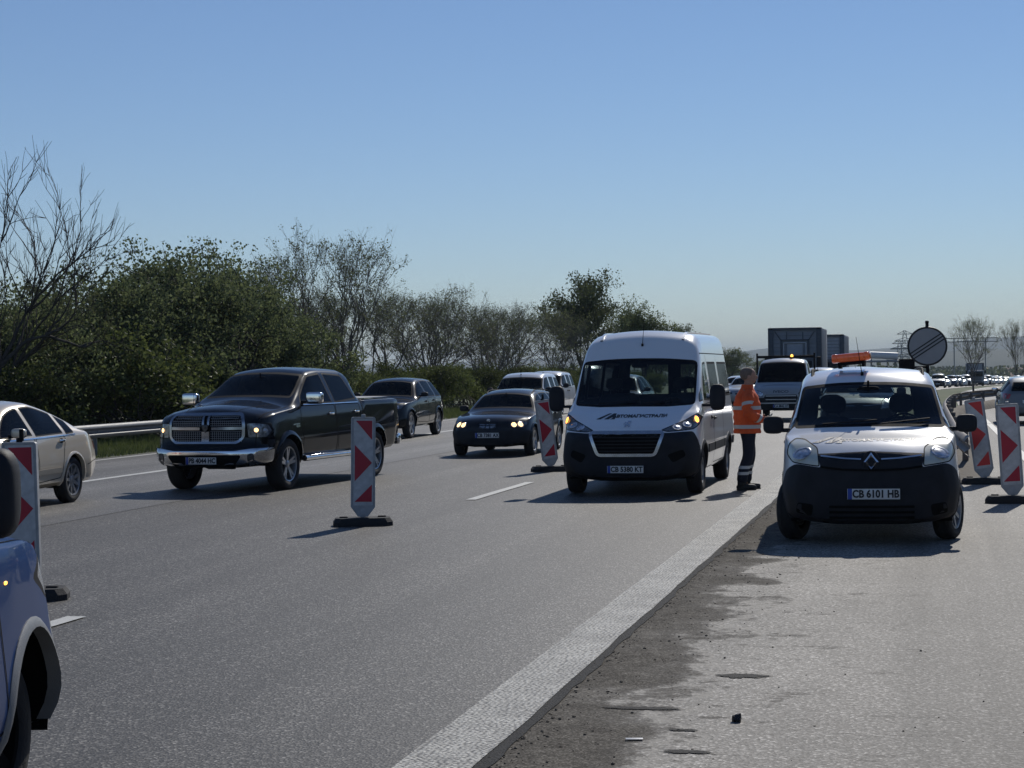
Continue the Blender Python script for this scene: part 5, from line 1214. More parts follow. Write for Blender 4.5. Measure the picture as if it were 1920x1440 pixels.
# unseen trees added across the motorway and behind the viewer, for car paint to mirror
for i in range(26):
    plant('hedge_tree', 'unseen leafy tree added beyond the right carriageway for paint reflections', 'tree', 'dense', i % 4, 22.5 + rg.uniform(-1, 1.5), -8 + i * 8.6, rg.uniform(6, 9), rg.uniform(0, 6.28), 'added trees beyond the right carriageway', wide=1.5)
for i in range(9):
    plant('hedge_tree', 'unseen leafy tree added behind the viewer for paint reflections', 'tree', 'dense', i % 4, -30 + i * 6.5, -46 + rg.uniform(-2, 2), rg.uniform(5.5, 8), rg.uniform(0, 6.28), 'added trees behind the viewer', wide=1.6)
# far wood at the foot of the hills, far too many to count
rng = random.Random(9); vs, fs = [], []
for i in range(900):
    X = rng.uniform(-700, 700); Y = rng.uniform(1000, 1500) if rng.random() < .8 else rng.uniform(620, 900)
    if Y < 950 and 0 < X < 200: continue
    s = rng.uniform(4, 9); c = Vector((X, Y, dz(Y) + s * .45))
    for k in range(60):
        p = c + Vector((rng.gauss(0, s * .5), rng.gauss(0, s * .5), max(-.4, min(.42, rng.gauss(0, .26))) * s)); a = s * .13
        u = Vector((rng.gauss(0, 1), rng.gauss(0, 1), rng.gauss(0, 1))).normalized(); v = u.orthogonal().normalized(); w_ = u.cross(v); q = len(vs)
        vs += [p - v * a, p - w_ * a, p + v * a, p + w_ * a]; fs.append((q, q + 1, q + 2, q + 3))
o = bpy.data.objects.new('far_wood', mesh_of('far_wood', vs, fs, 'leaf_dark')); COL.objects.link(o); prop(o, 'far-off band of dark woodland below the blue hills', 'wood', kind='stuff')
# verge grass
sheet('verge', -22.5, -18.1, 20, 200, .0, 'verge_grass', 4, dY=1.5)
rng = random.Random(2); vs, fs = [], []
for i in range(42000):
    Y = 30 + 60 * rng.random() ** 1.3; x = rng.uniform(-22.6, -18.15); h = rng.uniform(.06, .22) * (1 + .8 * noise.noise((x * .8, Y * .5, 0)))
    a = rng.uniform(0, 6.28); b_ = rng.gauss(0, .35) * h; w_ = .012; k = len(vs)
    vs += [(x - math.cos(a) * w_, Y - math.sin(a) * w_, 0), (x + math.cos(a) * w_, Y + math.sin(a) * w_, 0), (x + b_, Y + rng.gauss(0, .3) * h, h)]; fs.append((k, k + 1, k + 2))
leafmat('grass_blade', (.06, .08, .022), (.13, .15, .055), .3)
o = bpy.data.objects.new('verge_grass', mesh_of('verge_grass', vs, fs, 'grass_blade')); COL.objects.link(o); prop(o, 'bright green grass on the verge under the left guardrail', 'grass', kind='stuff')
# loose grit on the shoulder
rng = random.Random(4); bm = NB()
for i in range(1500):
    near = rng.random() < .9
    x = (rng.gauss(-1.98, .04) if rng.random() < .55 else -2.0 + abs(rng.gauss(0, .45))) if near else rng.uniform(-1.9, 1.2); Y = 7 + 26 * rng.random() ** 1.4; s = rng.choice([.003, .004, .004, .006]) * rng.uniform(.7, 1.6)
    r = bmesh.ops.create_icosphere(bm, subdivisions=1, radius=s)
    for v in r['verts']: v.co = Vector((v.co.x * rng.uniform(.8, 1.5) + x, v.co.y * rng.uniform(.8, 1.4) + Y, v.co.z * rng.uniform(.4, .9) + s * .4))
prop(part('grit', bm, 'soil', smooth=0), 'scattered loose grit and pebbles on the shoulder paving', 'grit', kind='stuff')

# ------------------------------------------------------------------ guardrails
mat('galvanised', (.13, .135, .14), .55, metal=.1, var=.2, vscale=5); mat('rusty_galvanised', (.16, .14, .125), .6, metal=.4, var=.35, vscale=4)
def guardrail(name, label, pts, posts, m, face=1, top=.75, ends=True):
    t = thing(name, label, 'guardrail', (pts[0][0], pts[0][1], 0)); org = Vector((pts[0][0], pts[0][1], 0))
    pr = [(0, .31), (.035, .295), (.075, .25), (.075, .225), (.0, .175), (.0, .135), (.075, .085), (.075, .06), (.035, .015), (0, 0)]
    bm = NB(); prev = None
    for i, p in enumerate(pts):
        a = Vector(pts[max(0, i - 1)]); b = Vector(pts[min(len(pts) - 1, i + 1)]); d = (b - a).normalized(); nn = Vector((d.y, -d.x)) * face
        row = [bm.verts.new(Vector((p[0] + nn.x * q, p[1] + nn.y * q, dz(p[1]) + top - .31 + z)) - org) for q, z in pr]
        row += [bm.verts.new(Vector((p[0] + nn.x * (q - .006), p[1] + nn.y * (q - .006), dz(p[1]) + top - .31 + z)) - org) for q, z in reversed(pr)]
        if prev:
            for k in range(len(row)): bm.faces.new((prev[k], prev[(k + 1) % len(row)], row[(k + 1) % len(row)], row[k]))
        else: bm.faces.new(row)
        prev = row
    bm.faces.new(prev[::-1]); bmesh.ops.recalc_face_normals(bm, faces=bm.faces); part('rail', bm, m, t, smooth=50)
    for i, (x, y) in enumerate(posts):
        bm = NB(); z = dz(y); box(bm, (x - org.x - face * .09, y - org.y, z + top / 2 - .02), (.10, .06, top + .02), .006); box(bm, (x - org.x - face * .02, y - org.y, z + top - .16), (.06, .1, .14), .005)
        part('post', bm, m, t)
    return t
pts = [(-18.35, 24 + i * 2.0) for i in range(23)]
guardrail('guardrail', 'galvanised guardrail on posts along the green verge at left', pts, [(-18.35, y) for y in (27.3, 31.3, 35.3, 39.3, 43.3, 47.3, 51.3, 55.3, 59.3, 63.3, 67.3)], 'galvanised', 1)
f = pch([(28.4, .62), (32, .52), (50, .5), (68, .9), (76, 1.7), (86, 3.3), (100, 5.2), (120, 8.2), (150, 13)]); pts = [(f(28.4 + i * 1.5), 28.4 + i * 1.5) for i in range(78)]
guardrail('median_guardrail', 'dark weathered guardrail curving away behind the right delineators', pts, [(f(31.5 + i * 4.0), 31.5 + i * 4.0) for i in range(28)], 'rusty_galvanised', -1)
# earth bank the median rail stands in
bm = NB(); prev = None
for i in range(90):
    Y = 29.2 + i * 1.3; x = f(Y); row = []
    for k in range(9):
        u = (k - 4) / 4; hh = .30 * (1 - u * u) * min(1, (Y - 29) / 3) + .05 * noise.noise((u * 3, Y * .7, 0)); row.append(bm.verts.new((x + .08 + u * (.42 + .08 * noise.noise((Y * .6, k, 2))), Y, dz(Y) + max(hh, 0) * 1.0 - (.05 if k in (0, 8) else 0))))
    if prev:
        for k in range(8): bm.faces.new((prev[k], prev[k + 1], row[k + 1], row[k]))
    prev = row
prop(part('median_bank', bm, 'soil', smooth=60), kind='structure')

# ------------------------------------------------------------------ red and white delineators
mat('sign_white', (.50, .51, .52), .5, var=.16, vscale=16); mat('sign_red', (.40, .012, .035), .4, var=.08); mat('sign_red_bright', (.60, .03, .03), .4, var=.08); mat('panel_frame', (.36, .37, .38), .5, var=.15, vscale=12)
def delineator(label, x, Y, rz, tilt=(0, 0), red='sign_red', base_rz=0.0, sleeve=False):
    t = thing('delineator', label, 'delineator', (x, Y, 0), rz, 'red and white delineators round the works', (.96, .96, .96))
    bm = NB(); pl = [(-.20, -.42), (.20, -.42), (.20, .42), (-.20, .42)]     # recycled foot plate, chamfered
    vb = [bm.verts.new((a * 1.0, b * 1.0, .0)) for a, b in [(-.20, -.30), (-.12, -.37), (.12, -.37), (.20, -.30), (.20, .30), (.12, .37), (-.12, .37), (-.20, .30)]]
    vt = [bm.verts.new((v.co.x * .86, v.co.y * .90, .10)) for v in vb]; vm = [bm.verts.new((v.co.x, v.co.y, .05)) for v in vb]
    n = 8
    for lo, hi_ in ((vb, vm), (vm, vt)):
        for i in range(n): bm.faces.new((lo[i], lo[(i + 1) % n], hi_[(i + 1) % n], hi_[i]))
    bm.faces.new(vt); bm.faces.new(vb[::-1]); xf(bm, bm.verts, Matrix.Rotation(R(90) + base_rz, 4, 'Z'))
    for s_ in (-1, 1): box(bm, (s_ * .24, 0, .108), (.10, .05, .02), .006)
    part('foot_plate', bm, 'rubber', t, smooth=30)
    P = thing_mtx = Matrix.Translation((0, 0, .08)) @ Matrix.Rotation(tilt[0], 4, 'Y') @ Matrix.Rotation(tilt[1], 4, 'X')
    bm = NB(); box(bm, (0, .0, .05), (.06, .045, .16), .006)
    out = rpoly([(-.15, .15, .0), (-.06, .03, .01), (.06, .03, .01), (.15, .15, 0), (.15, 1.27, .03), (-.15, 1.27, .03)], .01)
    fr = [bm.verts.new((a, -.028, b)) for a, b in out]; bk = [bm.verts.new((a, .028, b)) for a, b in out]; inn = offset(out, .014)
    fi = [bm.verts.new((a, -.028, b)) for a, b in inn]; fd = [bm.verts.new((a, -.020, b)) for a, b in inn]
    k = len(out)
    for i in range(k):
        j = (i + 1) % k; bm.faces.new((fr[i], fr[j], bk[j], bk[i])); bm.faces.new((fr[i], fr[j], fi[j], fi[i])); bm.faces.new((fi[i], fi[j], fd[j], fd[i]))
    bm.faces.new(bk); bm.faces.new(fd); xf(bm, bm.verts, P); bmesh.ops.recalc_face_normals(bm, faces=bm.faces)
    part('panel', bm, 'panel_frame', t, smooth=30)
    bm = NB(); w_ = .122; z0 = .17; z1 = 1.245; y = -.0215
    v = [bm.verts.new(p) for p in ((-w_, y, z0), (w_, y, z0), (w_, y, z1), (-w_, y, z1))]; bm.faces.new(v); xf(bm, bm.verts, P); part('reflective_face', bm, 'sign_white', t, smooth=0)
    def tri(pts, nm='red_stripe'):
        bm = NB(); bm.faces.new([bm.verts.new((a, -.0245, b)) for a, b in pts]); xf(bm, bm.verts, P); part(nm, bm, red, t, smooth=0)
    e = .108; tri([(-e + .012, 1.225), (e, 1.225), (e, .985)]); tri([(-e, .925), (e, .70), (-e, .47)]); tri([(e, .43), (e, .215), (-e, .215)])
    bm = NB(); box(bm, (.0, 0, 1.285), (.05, .03, .04), .006)
    if sleeve: box(bm, (.02, .0, 1.33), (.035, .03, .10), .006)
    xf(bm, bm.verts, P); part('top_lug', bm, 'seal' if sleeve else 'panel_frame', t)
    return t
delineator('red and white delineator in front of the black pickup truck', -6.60, 21.4, R(24), (R(1.2), 0), base_rz=R(-6))
delineator('nearest red and white delineator half hidden by the blue car', -7.26, 14.1, R(10), (R(-1), 0), base_rz=R(10), sleeve=True)
delineator('leaning red and white delineator between the dark estate and the minibus', -6.62, 33.0, R(22), (R(-7), 0), sleeve=True)
delineator('upright red and white delineator at the right edge, nearer of the two there', 1.09, 25.2, R(-3), (R(-3), 0))
delineator('leaning brighter red delineator beside the white service van, farther of the two at right', .86, 29.2, R(-2), (R(-7.5), 0), red='sign_red_bright')

# ------------------------------------------------------------------ round end-of-restriction sign
mat('sign_shaded_white', (.30, .31, .32), .5, var=.05)  # white sign face greyed, its shadow tone put into the colour
t = thing('road_sign', 'round sign, its face painted shade-grey, with a dark rim and diagonal lines on a post', 'road sign', (.03, 34.0, 0), R(2))
bm = NB(); tube(bm, (0, .03, 0), (0, .03, 2.57), .03, n=12); blob(bm, (0, .03, 2.58), (.07, .07, .05)); part('post', bm, 'seal', t, smooth=50)
bm = NB(); lathe(bm, [(.012, .001), (.012, .345), (0, .35), (-.012, .345), (-.012, .315)], 48, 'Y', c=(0, 0, 2.15)); part('sign_rim', bm, 'print_black', t, smooth=40)
bm = NB(); lathe(bm, [(-.012, .316), (-.012, .001)], 48, 'Y', c=(0, 0, 2.15)); bmesh.ops.recalc_face_normals(bm, faces=bm.faces); part('sign_face', bm, 'sign_shaded_white', t, smooth=0)
bm = NB(); a = R(33); d = Vector((math.cos(a), 0, math.sin(a))); q = Vector((-math.sin(a), 0, math.cos(a)))
for o_ in (-.055, 0.0, .055):
    l = math.sqrt(.316 ** 2 - o_ ** 2); c = Vector((0, -.015, 2.15)) + q * o_; bm.faces.new([bm.verts.new(p) for p in (c - d * l - q * .011, c + d * l - q * .011, c + d * l + q * .011, c - d * l + q * .011)])
part('diagonal_line', bm, 'print_black', t, smooth=0)
bm = NB(); box(bm, (-.36, .06, 1.78), (.28, .02, .3), .006); box(bm, (-.12, .05, 1.78), (.3, .03, .04), .004); part('bracket_plate', bm, 'seal', t)

# ------------------------------------------------------------------ pylons and gantry far off
mat('pylon_steel', (.20, .21, .22), .6, metal=.3)
def pylon(label, x, Y, H, W_=5.0):
    t = thing('power_pylon', label, 'pylon', (x, Y, dz(Y))); bm = NB(); r = .16
    def wd(z): return W_ / 2 * (1 - z / H) + .5
    zs_ = [H * k / 7 for k in range(8)]
    for a, b in zip(zs_, zs_[1:]):
        for sx, sy in ((1, 1), (1, -1), (-1, -1), (-1, 1)): tube(bm, (sx * wd(a), sy * wd(a), a), (sx * wd(b), sy * wd(b), b), r, n=4)
        for sy in (1, -1): tube(bm, (-wd(a), sy * wd(a), a), (wd(b), sy * wd(b), b), r * .6, n=3); tube(bm, (wd(a), sy * wd(a), a), (-wd(b), sy * wd(b), b), r * .6, n=3)
    part('mast', bm, 'pylon_steel', t)
    for z, l in ((H * .66, 5.5), (H * .80, 4.2), (H * .93, 3.2)):
        bm = NB(); tube(bm, (-l, 0, z), (l, 0, z), r, n=4); tube(bm, (-l, 0, z), (0, 0, z + 1.4), r * .7, n=4); tube(bm, (l, 0, z), (0, 0, z + 1.4), r * .7, n=4); part('cross_arm', bm, 'pylon_steel', t)
pylon('taller lattice power pylon just left of the round sign', -8.5, 800, 22)
pylon('shorter lattice power pylon left of the taller one by the sign', -11.5, 860, 19, 4)
t = thing('substation_gantry', 'low lattice gantry beside the pylons left of the round sign', 'gantry', (-12, 830, dz(830))); bm = NB()
for x in (-4.5, -1.5, 1.5, 4.5): tube(bm, (x, 0, 0), (x, 0, 11.5), .2, n=4)
for z in (10, 11.4): tube(bm, (-4.5, 0, z), (4.5, 0, z), .18, n=4)
part('frame', bm, 'pylon_steel', t)
t = thing('power_line_frame', 'thin lattice power line portal right of the round sign', 'pylon', (17, 760, dz(760))); bm = NB()
for x in (-6, 6): tube(bm, (x, 0, 0), (x, 0, 17.5), .22, n=4)
for z in (16, 17.4): tube(bm, (-10, 0, z), (11, 0, z), .16, n=4)
part('frame', bm, 'pylon_steel', t)

# ------------------------------------------------------------------ person
def skin_mesh(joints, edges, sub=2):
    me = bpy.data.meshes.new('sk'); me.from_pydata([j[0] for j in joints], edges, []); o = bpy.data.objects.new('sk', me); COL.objects.link(o)
    md = o.modifiers.new('s', 'SKIN'); md.use_smooth_shade = True; s2 = o.modifiers.new('u', 'SUBSURF'); s2.levels = sub; s2.render_levels = sub
    if not me.skin_vertices: 
        me.attributes  # layer is made by the modifier below
    for i, j in enumerate(joints):
        r = j[1] if isinstance(j[1], (tuple, list)) else (j[1], j[1]); me.skin_vertices[0].data[i].radius = r
    me.skin_vertices[0].data[0].use_root = True
    dg = bpy.context.evaluated_depsgraph_get(); ev = bpy.data.meshes.new_from_object(o.evaluated_get(dg)); bm = NB(); bm.from_mesh(ev)
    bpy.data.objects.remove(o); bpy.data.meshes.remove(me); bpy.data.meshes.remove(ev); return bm
mat('skin', (.42, .24, .17), .6, var=.1, vscale=20); mat('grey_hair', (.17, .125, .10), .9, var=.3, vscale=60)
mat('trousers_navy', (.012, .015, .028), .9, bump=.4, bscale=14); mat('boot_leather', (.015, .014, .014), .6)
mat('reflective_band', (.55, .56, .55), .45, var=.1); mat('phone_black', (.01, .01, .012), .2)
m, n, b = newmat('hi_vis_orange'); L = n.links.new     # orange cloth with folds
tc = n.nodes.new('ShaderNodeTexCoord'); nz = n.nodes.new('ShaderNodeTexNoise'); nz.inputs['Scale'].default_value = 9; nz.inputs['Detail'].default_value = 5; L(tc.outputs['Object'], nz.inputs['Vector'])
L(ramp(n, nz.outputs[0], [(.3, (.66, .085, .018)), (.7, (.85, .13, .03))]), b.inputs['Base Color']); b.inputs['Roughness'].default_value = .8
bp = n.nodes.new('ShaderNodeBump'); bp.inputs['Strength'].default_value = .8; bp.inputs['Distance'].default_value = .03; L(nz.outputs[0], bp.inputs['Height']); L(bp.outputs[0], b.inputs['Normal'])
def worker(label, x, Y, rz, group=None):
    """local: facing +x, feet on z=0, 1.80 m"""
    t = thing('person', label, 'person', (x, Y, 0), rz)
    J = [((0, 0, .94), (.13, .155)), ((0, 0, 1.06), (.14, .165)), ((-.01, 0, 1.28), (.14, .18)), ((-.02, 0, 1.42), (.09, .12)), ((0, 0, 1.52), .07), ((.015, 0, 1.58), .068),
         ((.03, 0, 1.66), (.08, .075)), ((.03, 0, 1.72), (.088, .08)),
         ((0, .10, .86), .10), ((.05, .12, .50), .068), ((-.02, .12, .12), .048), ((-.02, .12, .06), .05), ((.12, .14, .035), .036),
         ((-.01, -.10, .86), .10), ((-.02, -.12, .50), .068), ((-.13, -.13, .12), .048), ((-.13, -.13, .06), .05), ((.01, -.15, .035), .036),
         ((-.02, .17, 1.41), .05), ((-.05, .27, 1.18), .045), ((.16, .20, 1.04), .038), ((.21, .17, 1.045), .03),
         ((-.02, -.17, 1.41), .05), ((-.05, -.27, 1.16), .045), ((.17, -.20, 1.02), .038), ((.22, -.17, 1.03), .03)]
    E = [(0, 1), (1, 2), (2, 3), (3, 4), (4, 5), (5, 6), (6, 7), (0, 8), (8, 9), (9, 10), (10, 11), (11, 12), (0, 13), (13, 14), (14, 15), (15, 16), (16, 17), (3, 18), (18, 19), (19, 20), (20, 21), (3, 22), (22, 23), (23, 24), (24, 25)]
    bm = skin_mesh(J, E)
    # nose, brow, ears, hands with fingers joined to the same mesh
    blob(bm, (.02, 0, 1.705), (.215, .17, .21), 0, 2.1, 20, 14); blob(bm, (.05, 0, 1.645), (.15, .13, .14), 0, 2.3, 18, 10)
    blob(bm, (.132, 0, 1.675), (.045, .03, .05)); blob(bm, (.118, 0, 1.63), (.03, .05, .018)); 
    for s_ in (-1, 1): blob(bm, (.01, s_ * .086, 1.675), (.05, .024, .065)); blob(bm, (.116, s_ * .032, 1.695), (.02, .028, .014))
    for s_, c in ((1, Vector((.235, .155, 1.05))), (-1, Vector((.25, -.155, 1.035)))):
        blob(bm, c, (.085, .035, .08), rot=(0, R(-10), R(-s_ * 20)))
        for k in range(4):
            z = .028 - k * .019; ln = (.034, .04, .037, .03)[k]; p0 = c + Vector((.035, 0, z)); p1 = p0 + Vector((ln * .8, -s_ * .012, -.002)); p2 = p1 + Vector((ln * .25, -s_ * ln * .7, -.008)); tube(bm, p0, p1, .0095, .009, 7); tube(bm, p1, p2, .009, .0075, 7)
        p0 = c + Vector((-.005, -s_ * .01, .035)); tube(bm, p0, p0 + Vector((.04, -s_ * .02, .026)), .0105, .009, 7)
    bmesh.ops.recalc_face_normals(bm, faces=bm.faces)
    me_o = part('body', bm, 'skin', t, smooth=180)
    # clothes
    Jt = [((0, 0, .93), (.15, .175)), ((0, .10, .84), (.115, .12)), ((.05, .12, .50), .088), ((-.01, .12, .30), .085), ((-.02, .12, .09), .088), ((-.01, -.10, .84), (.115, .12)), ((-.02, -.12, .50), .088), ((-.10, -.13, .30), .085), ((-.13, -.13, .09), .088), ((0, 0, 1.02), (.15, .175))]
    part('trousers', skin_mesh(Jt, [(0, 1), (1, 2), (2, 3), (3, 4), (0, 5), (5, 6), (6, 7), (7, 8), (0, 9)]), 'trousers_navy', t, smooth=180)
    def loft(bm, rings, n=22, cap=True):
        prev = None
        for c_, u, v in rings:
            row = [bm.verts.new(Vector(c_) + Vector(u) * math.cos(2 * math.pi * i / n) + Vector(v) * math.sin(2 * math.pi * i / n)) for i in range(n)]
            if prev:
                for i in range(n): bm.faces.new((prev[i], prev[(i + 1) % n], row[(i + 1) % n], row[i]))
            prev = row
    bj = NB(); pf = pch([(.84, .205), (.95, .20), (1.1, .205), (1.25, .20), (1.38, .17), (1.46, .125), (1.50, .098), (1.565, .088)]); pw = pch([(.84, .215), (.95, .21), (1.1, .22), (1.25, .235), (1.38, .232), (1.45, .19), (1.49, .13), (1.565, .092)])
    loft(bj, [((-.015 + .02 * max(0, z - 1.45) * 5, 0, z), (pf(z) * (1 + .03 * math.sin(z * 60)), 0, 0), (0, pw(z), 0)) for z in [.84 + .725 * i / 26 for i in range(27)]])
    for s_ in (1, -1):
        P_ = [Vector((-.02, s_ * .15, 1.43)), Vector((-.03, s_ * .235, 1.36)), Vector((-.06, s_ * .285, 1.17)), Vector((.03, s_ * .27, 1.10)), Vector((.17, s_ * .20, 1.045))]; r_ = [.08, .092, .082, .078, .055]
        rings = []
        for i in range(4):
            for k in range(5 if i < 3 else 6):
                t_ = k / 5; p = P_[i].lerp(P_[i + 1], t_); 
                d0 = (P_[min(i + 1, 4)] - P_[i]).normalized(); d1 = (P_[min(i + 2, 4)] - P_[min(i + 1, 3)]).normalized(); d = d0.lerp(d1, t_ if i < 3 else 0).normalized(); u = d.cross(Vector((0, 1, 0))).normalized(); v = d.cross(u); rr = (r_[i] * (1 - t_) + r_[i + 1] * t_) * (1 + .05 * math.sin(k * 2.5 + i)); rings.append((p, u * rr, v * rr))
        loft(bj, rings, 16)
    bmesh.ops.recalc_face_normals(bj, faces=bj.faces); jk = BVHTree.FromBMesh(bj); part('hi_vis_jacket', bj, 'hi_vis_orange', t, smooth=180)
    tk = BVHTree.FromBMesh(skin_mesh(Jt, [(0, 1), (1, 2), (2, 3), (3, 4), (0, 5), (5, 6), (6, 7), (7, 8), (0, 9)]))
    def band(bv, c, ax, wd, rmax, name='reflective_band'):
        ax = Vector(ax).normalized(); u = ax.orthogonal().normalized(); v = ax.cross(u); bm = NB(); prev = None; first = None; c = Vector(c)
        for i in range(33):
            a = 2 * math.pi * i / 32; d = u * math.cos(a) + v * math.sin(a); row = []
            for s_ in (-.5, .5):
                o_ = c + ax * wd * s_; h = bv.ray_cast(o_, d, rmax); p = (h[0] if h[0] else o_ + d * rmax * .9) + d * .006; row.append(bm.verts.new(p))
            if prev: bm.faces.new((prev[0], prev[1], row[1], row[0]))
            prev = row
        return part(name, bm, 'reflective_band', t, smooth=180)
    band(jk, (0, 0, 1.22), (0, 0, 1), .055, .30); band(jk, (0, 0, .94), (0, 0, 1), .055, .30)
    for s_, e0, e1 in ((1, (-.04, .255, 1.30), (-.02, -.07, .24)), (-1, (-.035, -.255, 1.28), (-.02, .07, .24))): band(jk, e0, e1, .05, .11)
    band(jk, (.10, .23, 1.07), (.19, -.07, -.13), .05, .09); band(jk, (.11, -.23, 1.05), (.19, .07, -.13), .05, .09)
    for y_, x1, x2 in ((.12, -.005, -.012), (-.13, -.09, -.11)): band(tk, (x1, y_, .34), (0, 0, 1), .045, .13); band(tk, (x2, y_, .25), (0, 0, 1), .045, .13)
    for s_, x0 in ((1, -.02), (-1, -.13)):
        bm = NB(); y_ = s_ * .13; blob(bm, (x0 + .07, y_ * 1.02, .045), (.30, .105, .09), 0, 3, rot=(0, 0, R(s_ * 6))); blob(bm, (x0, y_, .10), (.13, .11, .14)); box(bm, (x0 + .07, y_ * 1.02, .012), (.29, .10, .022), .01); part('boot', bm, 'boot_leather', t, smooth=60)
    bm = NB(); blob(bm, (-.006, 0, 1.722), (.222, .184, .20), 0, 2.15, 20, 12); part('cropped_hair', bm, 'grey_hair', t, smooth=180)
    bm = NB(); box(bm, (.285, .0, 1.09), (.012, .30, .02), .003, rot=(0, 0, 0)); 
    bm.free(); bm = NB(); box(bm, (.30, -.12, 1.07), (.012, .075, .15), .006, rot=(0, R(35), 0)); 
    o = part('phone', bm, 'phone_black', None); o.location = t.location; o.rotation_euler = (0, 0, rz); prop(o, 'black phone held by the worker in the orange jacket', 'phone')
    return t
worker('person in an orange high visibility jacket standing beside the minibus, looking right', -2.60, 27.95, R(14))

# ------------------------------------------------------------------ vehicles in the photograph
kangoo('parked white service van with an amber roof bar, nearest on the shoulder', (-.55, 19.1, 0), R(2.5))
mat('lightbar_orange', (.80, .13, .03), .2, coat=1.0, emit=(1, .18, .04), estr=.06, var=.25, vscale=14)
t = thing('light_bar', 'orange beacon bar mounted on the roof of the parked service van', 'beacon bar', (-.80, 21.05, 1.83), R(2.5 - 8), scale=(1, 1, 1))
bm = NB(); box(bm, (0, 0, .02), (.30, .16, .035), .01); box(bm, (-.13, 0, -.005), (.03, .14, .05), .005); box(bm, (.13, 0, -.005), (.03, .14, .05), .005); part('mount', bm, 'seal', t)
bm = NB(); blob(bm, (0, 0, .085), (.40, .20, .095), 0, 5, 28, 12); part('lens', bm, 'lightbar_orange', t, smooth=60)
for s_ in (-1, 1): bm = NB(); blob(bm, (s_ * .175, 0, .085), (.07, .21, .10), 0, 5); part('end_lens', bm, 'lightbar_orange', t, smooth=60)
t.rotation_euler = (0, R(-4.5), R(-5.5))
boxer('white high roof minibus with lit amber indicators beside the worker', (-4.19, 26.3, 0), 0, (1, 1, .96))
ram('black crew cab pickup truck with chrome grille and bumper', (-10.9, 27.1, 0), R(-5.5))
wagon('dark grey estate car with warm lit headlights behind the leaning delineator', (-9.12, 38.6, 0), R(0))
suv('black suv following directly behind the black pickup truck', (-14.8, 48.8, 0), 0)
sedan('champagne saloon car at the left edge seen from its rear side', (-12.95, 21.5, 0), R(1), scale=(1, 1, 1.03))
# blue car close at the left edge, facing away
BS = std_spec(4.34, 1.82, 1.69, 1.08, 1.20, 1.15, 2.0, 3.7, 1.3, 4.1, R_=.35, belt=1.12, zb=.28, flat=.6)
c = Car('blue_suv', 'blue suv with grey wheel arch cladding cut off by the left edge', 'suv', BS, BLUE, (-4.575, 7.6, 0), R(191.5), scale=(1, 1, 1.05)); c.zr = 1.6
mat('cladding_grey', (.20, .205, .21), .45, var=.15, bump=.2, bscale=200)
c.arch(.86, .43, .035, 'cladding_grey', flare=.015); c.arch(3.5, .40, .10, 'cladding_grey', flare=.02)
std_windows(c, 1.15, 2.0, 3.7, 1.69, 1.12, (1.4, 2.4, 3.2, 4.0), 4.1, 'mid_glass')
lamp(c, [(.52, .86), (.62, .98), (.80, 1.04), (.86, .96), (.84, .84), (.6, .80)], 'lamp_reflector', [(.70, .92, .05, 'lamp_reflector')], thr=-.2)
B = c.region('y-', rpoly([(-1.1, .80), (1.1, .80), (1.1, .1), (-1.1, .1)], .02), -.4, lambda p: p.y < .46); c.P('front_bumper', B, 'cladding_grey', 40)
c.door([(1.28, .45), (2.36, .42), (2.36, 1.12), (1.32, 1.12)], (2.18, .98), 'black_plastic')
for ax in ('x+', 'x-'):
    h = c.hit(ax, 1.18, .98); bm = NB(); blob(bm, h[0], (.012, .035, .014)); c.P('side_indicator', bm, 'amber_bulb')
c.seam('z+', [(-.78, .16), (-.80, 1.15)], 'hood_gap'); c.seam('z+', [(.78, .16), (.80, 1.15)], 'hood_gap')
c.mirror(1.50, 1.33, (.20, .17, .32), arm=.07, glassy=False); c.wheels(.86, 3.5, side_in=.17, rim=.215, spokes=5, rimmat='underbody', steer=R(-10))
bm = NB(); c.strip(bm, 'y-', [(-.5, .92), (.5, .92)], .06, .004, h=.01); c.P('grille', bm, 'underbody')
c.finish()
# silver car driving away on the right carriageway
sl = suv('silver grey car driving away on the right carriageway', (3.02, 61.6, 0), R(180), DGREY, scale=(.95, .95, .86), name='departing_car')
for sx in (-1, 1):
    bm = NB(); c = sl[1]; c.patch(bm, 'y+', rpoly([(sx * .60, 1.06), (sx * .84, 1.10), (sx * .84, .92), (sx * .66, .90)], .03), .01); c.P('tail_light', bm, 'red_lens')
bm = NB(); c.strip(bm, 'y+', [(-.26, .80), (.26, .80)], .11, .01, h=.01); c.P('number_plate', bm, 'plate_white')
# white vans and more cars further back
WW = paint('matt_white_paint', (.62, .64, .66), 0, .35, .3)
kangoo('white panel van behind the dark estate car', (-13.30, 60, 0), 0, WHITE2, full=False, name='panel_van', plate='CA 1974 BK', scale=(1, 1, .98))
kangoo('second white van half hidden left of the white panel van', (-15.4, 74, 0), 0, WW, full=False, name='panel_van', plate='PB 5108 TX', hi=False)
suv('dark suv glimpsed right of the white panel van', (-9.3, 54.5, 0), 0, NAVY, full=False, name='dark_suv')
kangoo('white van right behind the parked service van with a rolled banner on its roof', (-1.55, 44.5, 0), R(2), WHITE2, full=False, name='escort_van', plate='CB 2216 MP', scale=(1, 1, 1.0))
t = thing('rolled_banner', 'white rolled awning on the roof of the van behind the service van', 'roll', (-1.02, 46.4, 1.80), R(2)); bm = NB(); tube(bm, (-.32, 0, .28), (.36, 0, .24), .085, n=20); part('roll', bm, 'plate_white', t, smooth=50)
bm = NB(); box(bm, (0, 0, .12), (.8, .3, .05), .01); tube(bm, (-.28, 0, 0), (-.28, 0, .25), .02); tube(bm, (.3, 0, 0), (.3, 0, .22), .02); part('rack', bm, 'steel_rim', t)

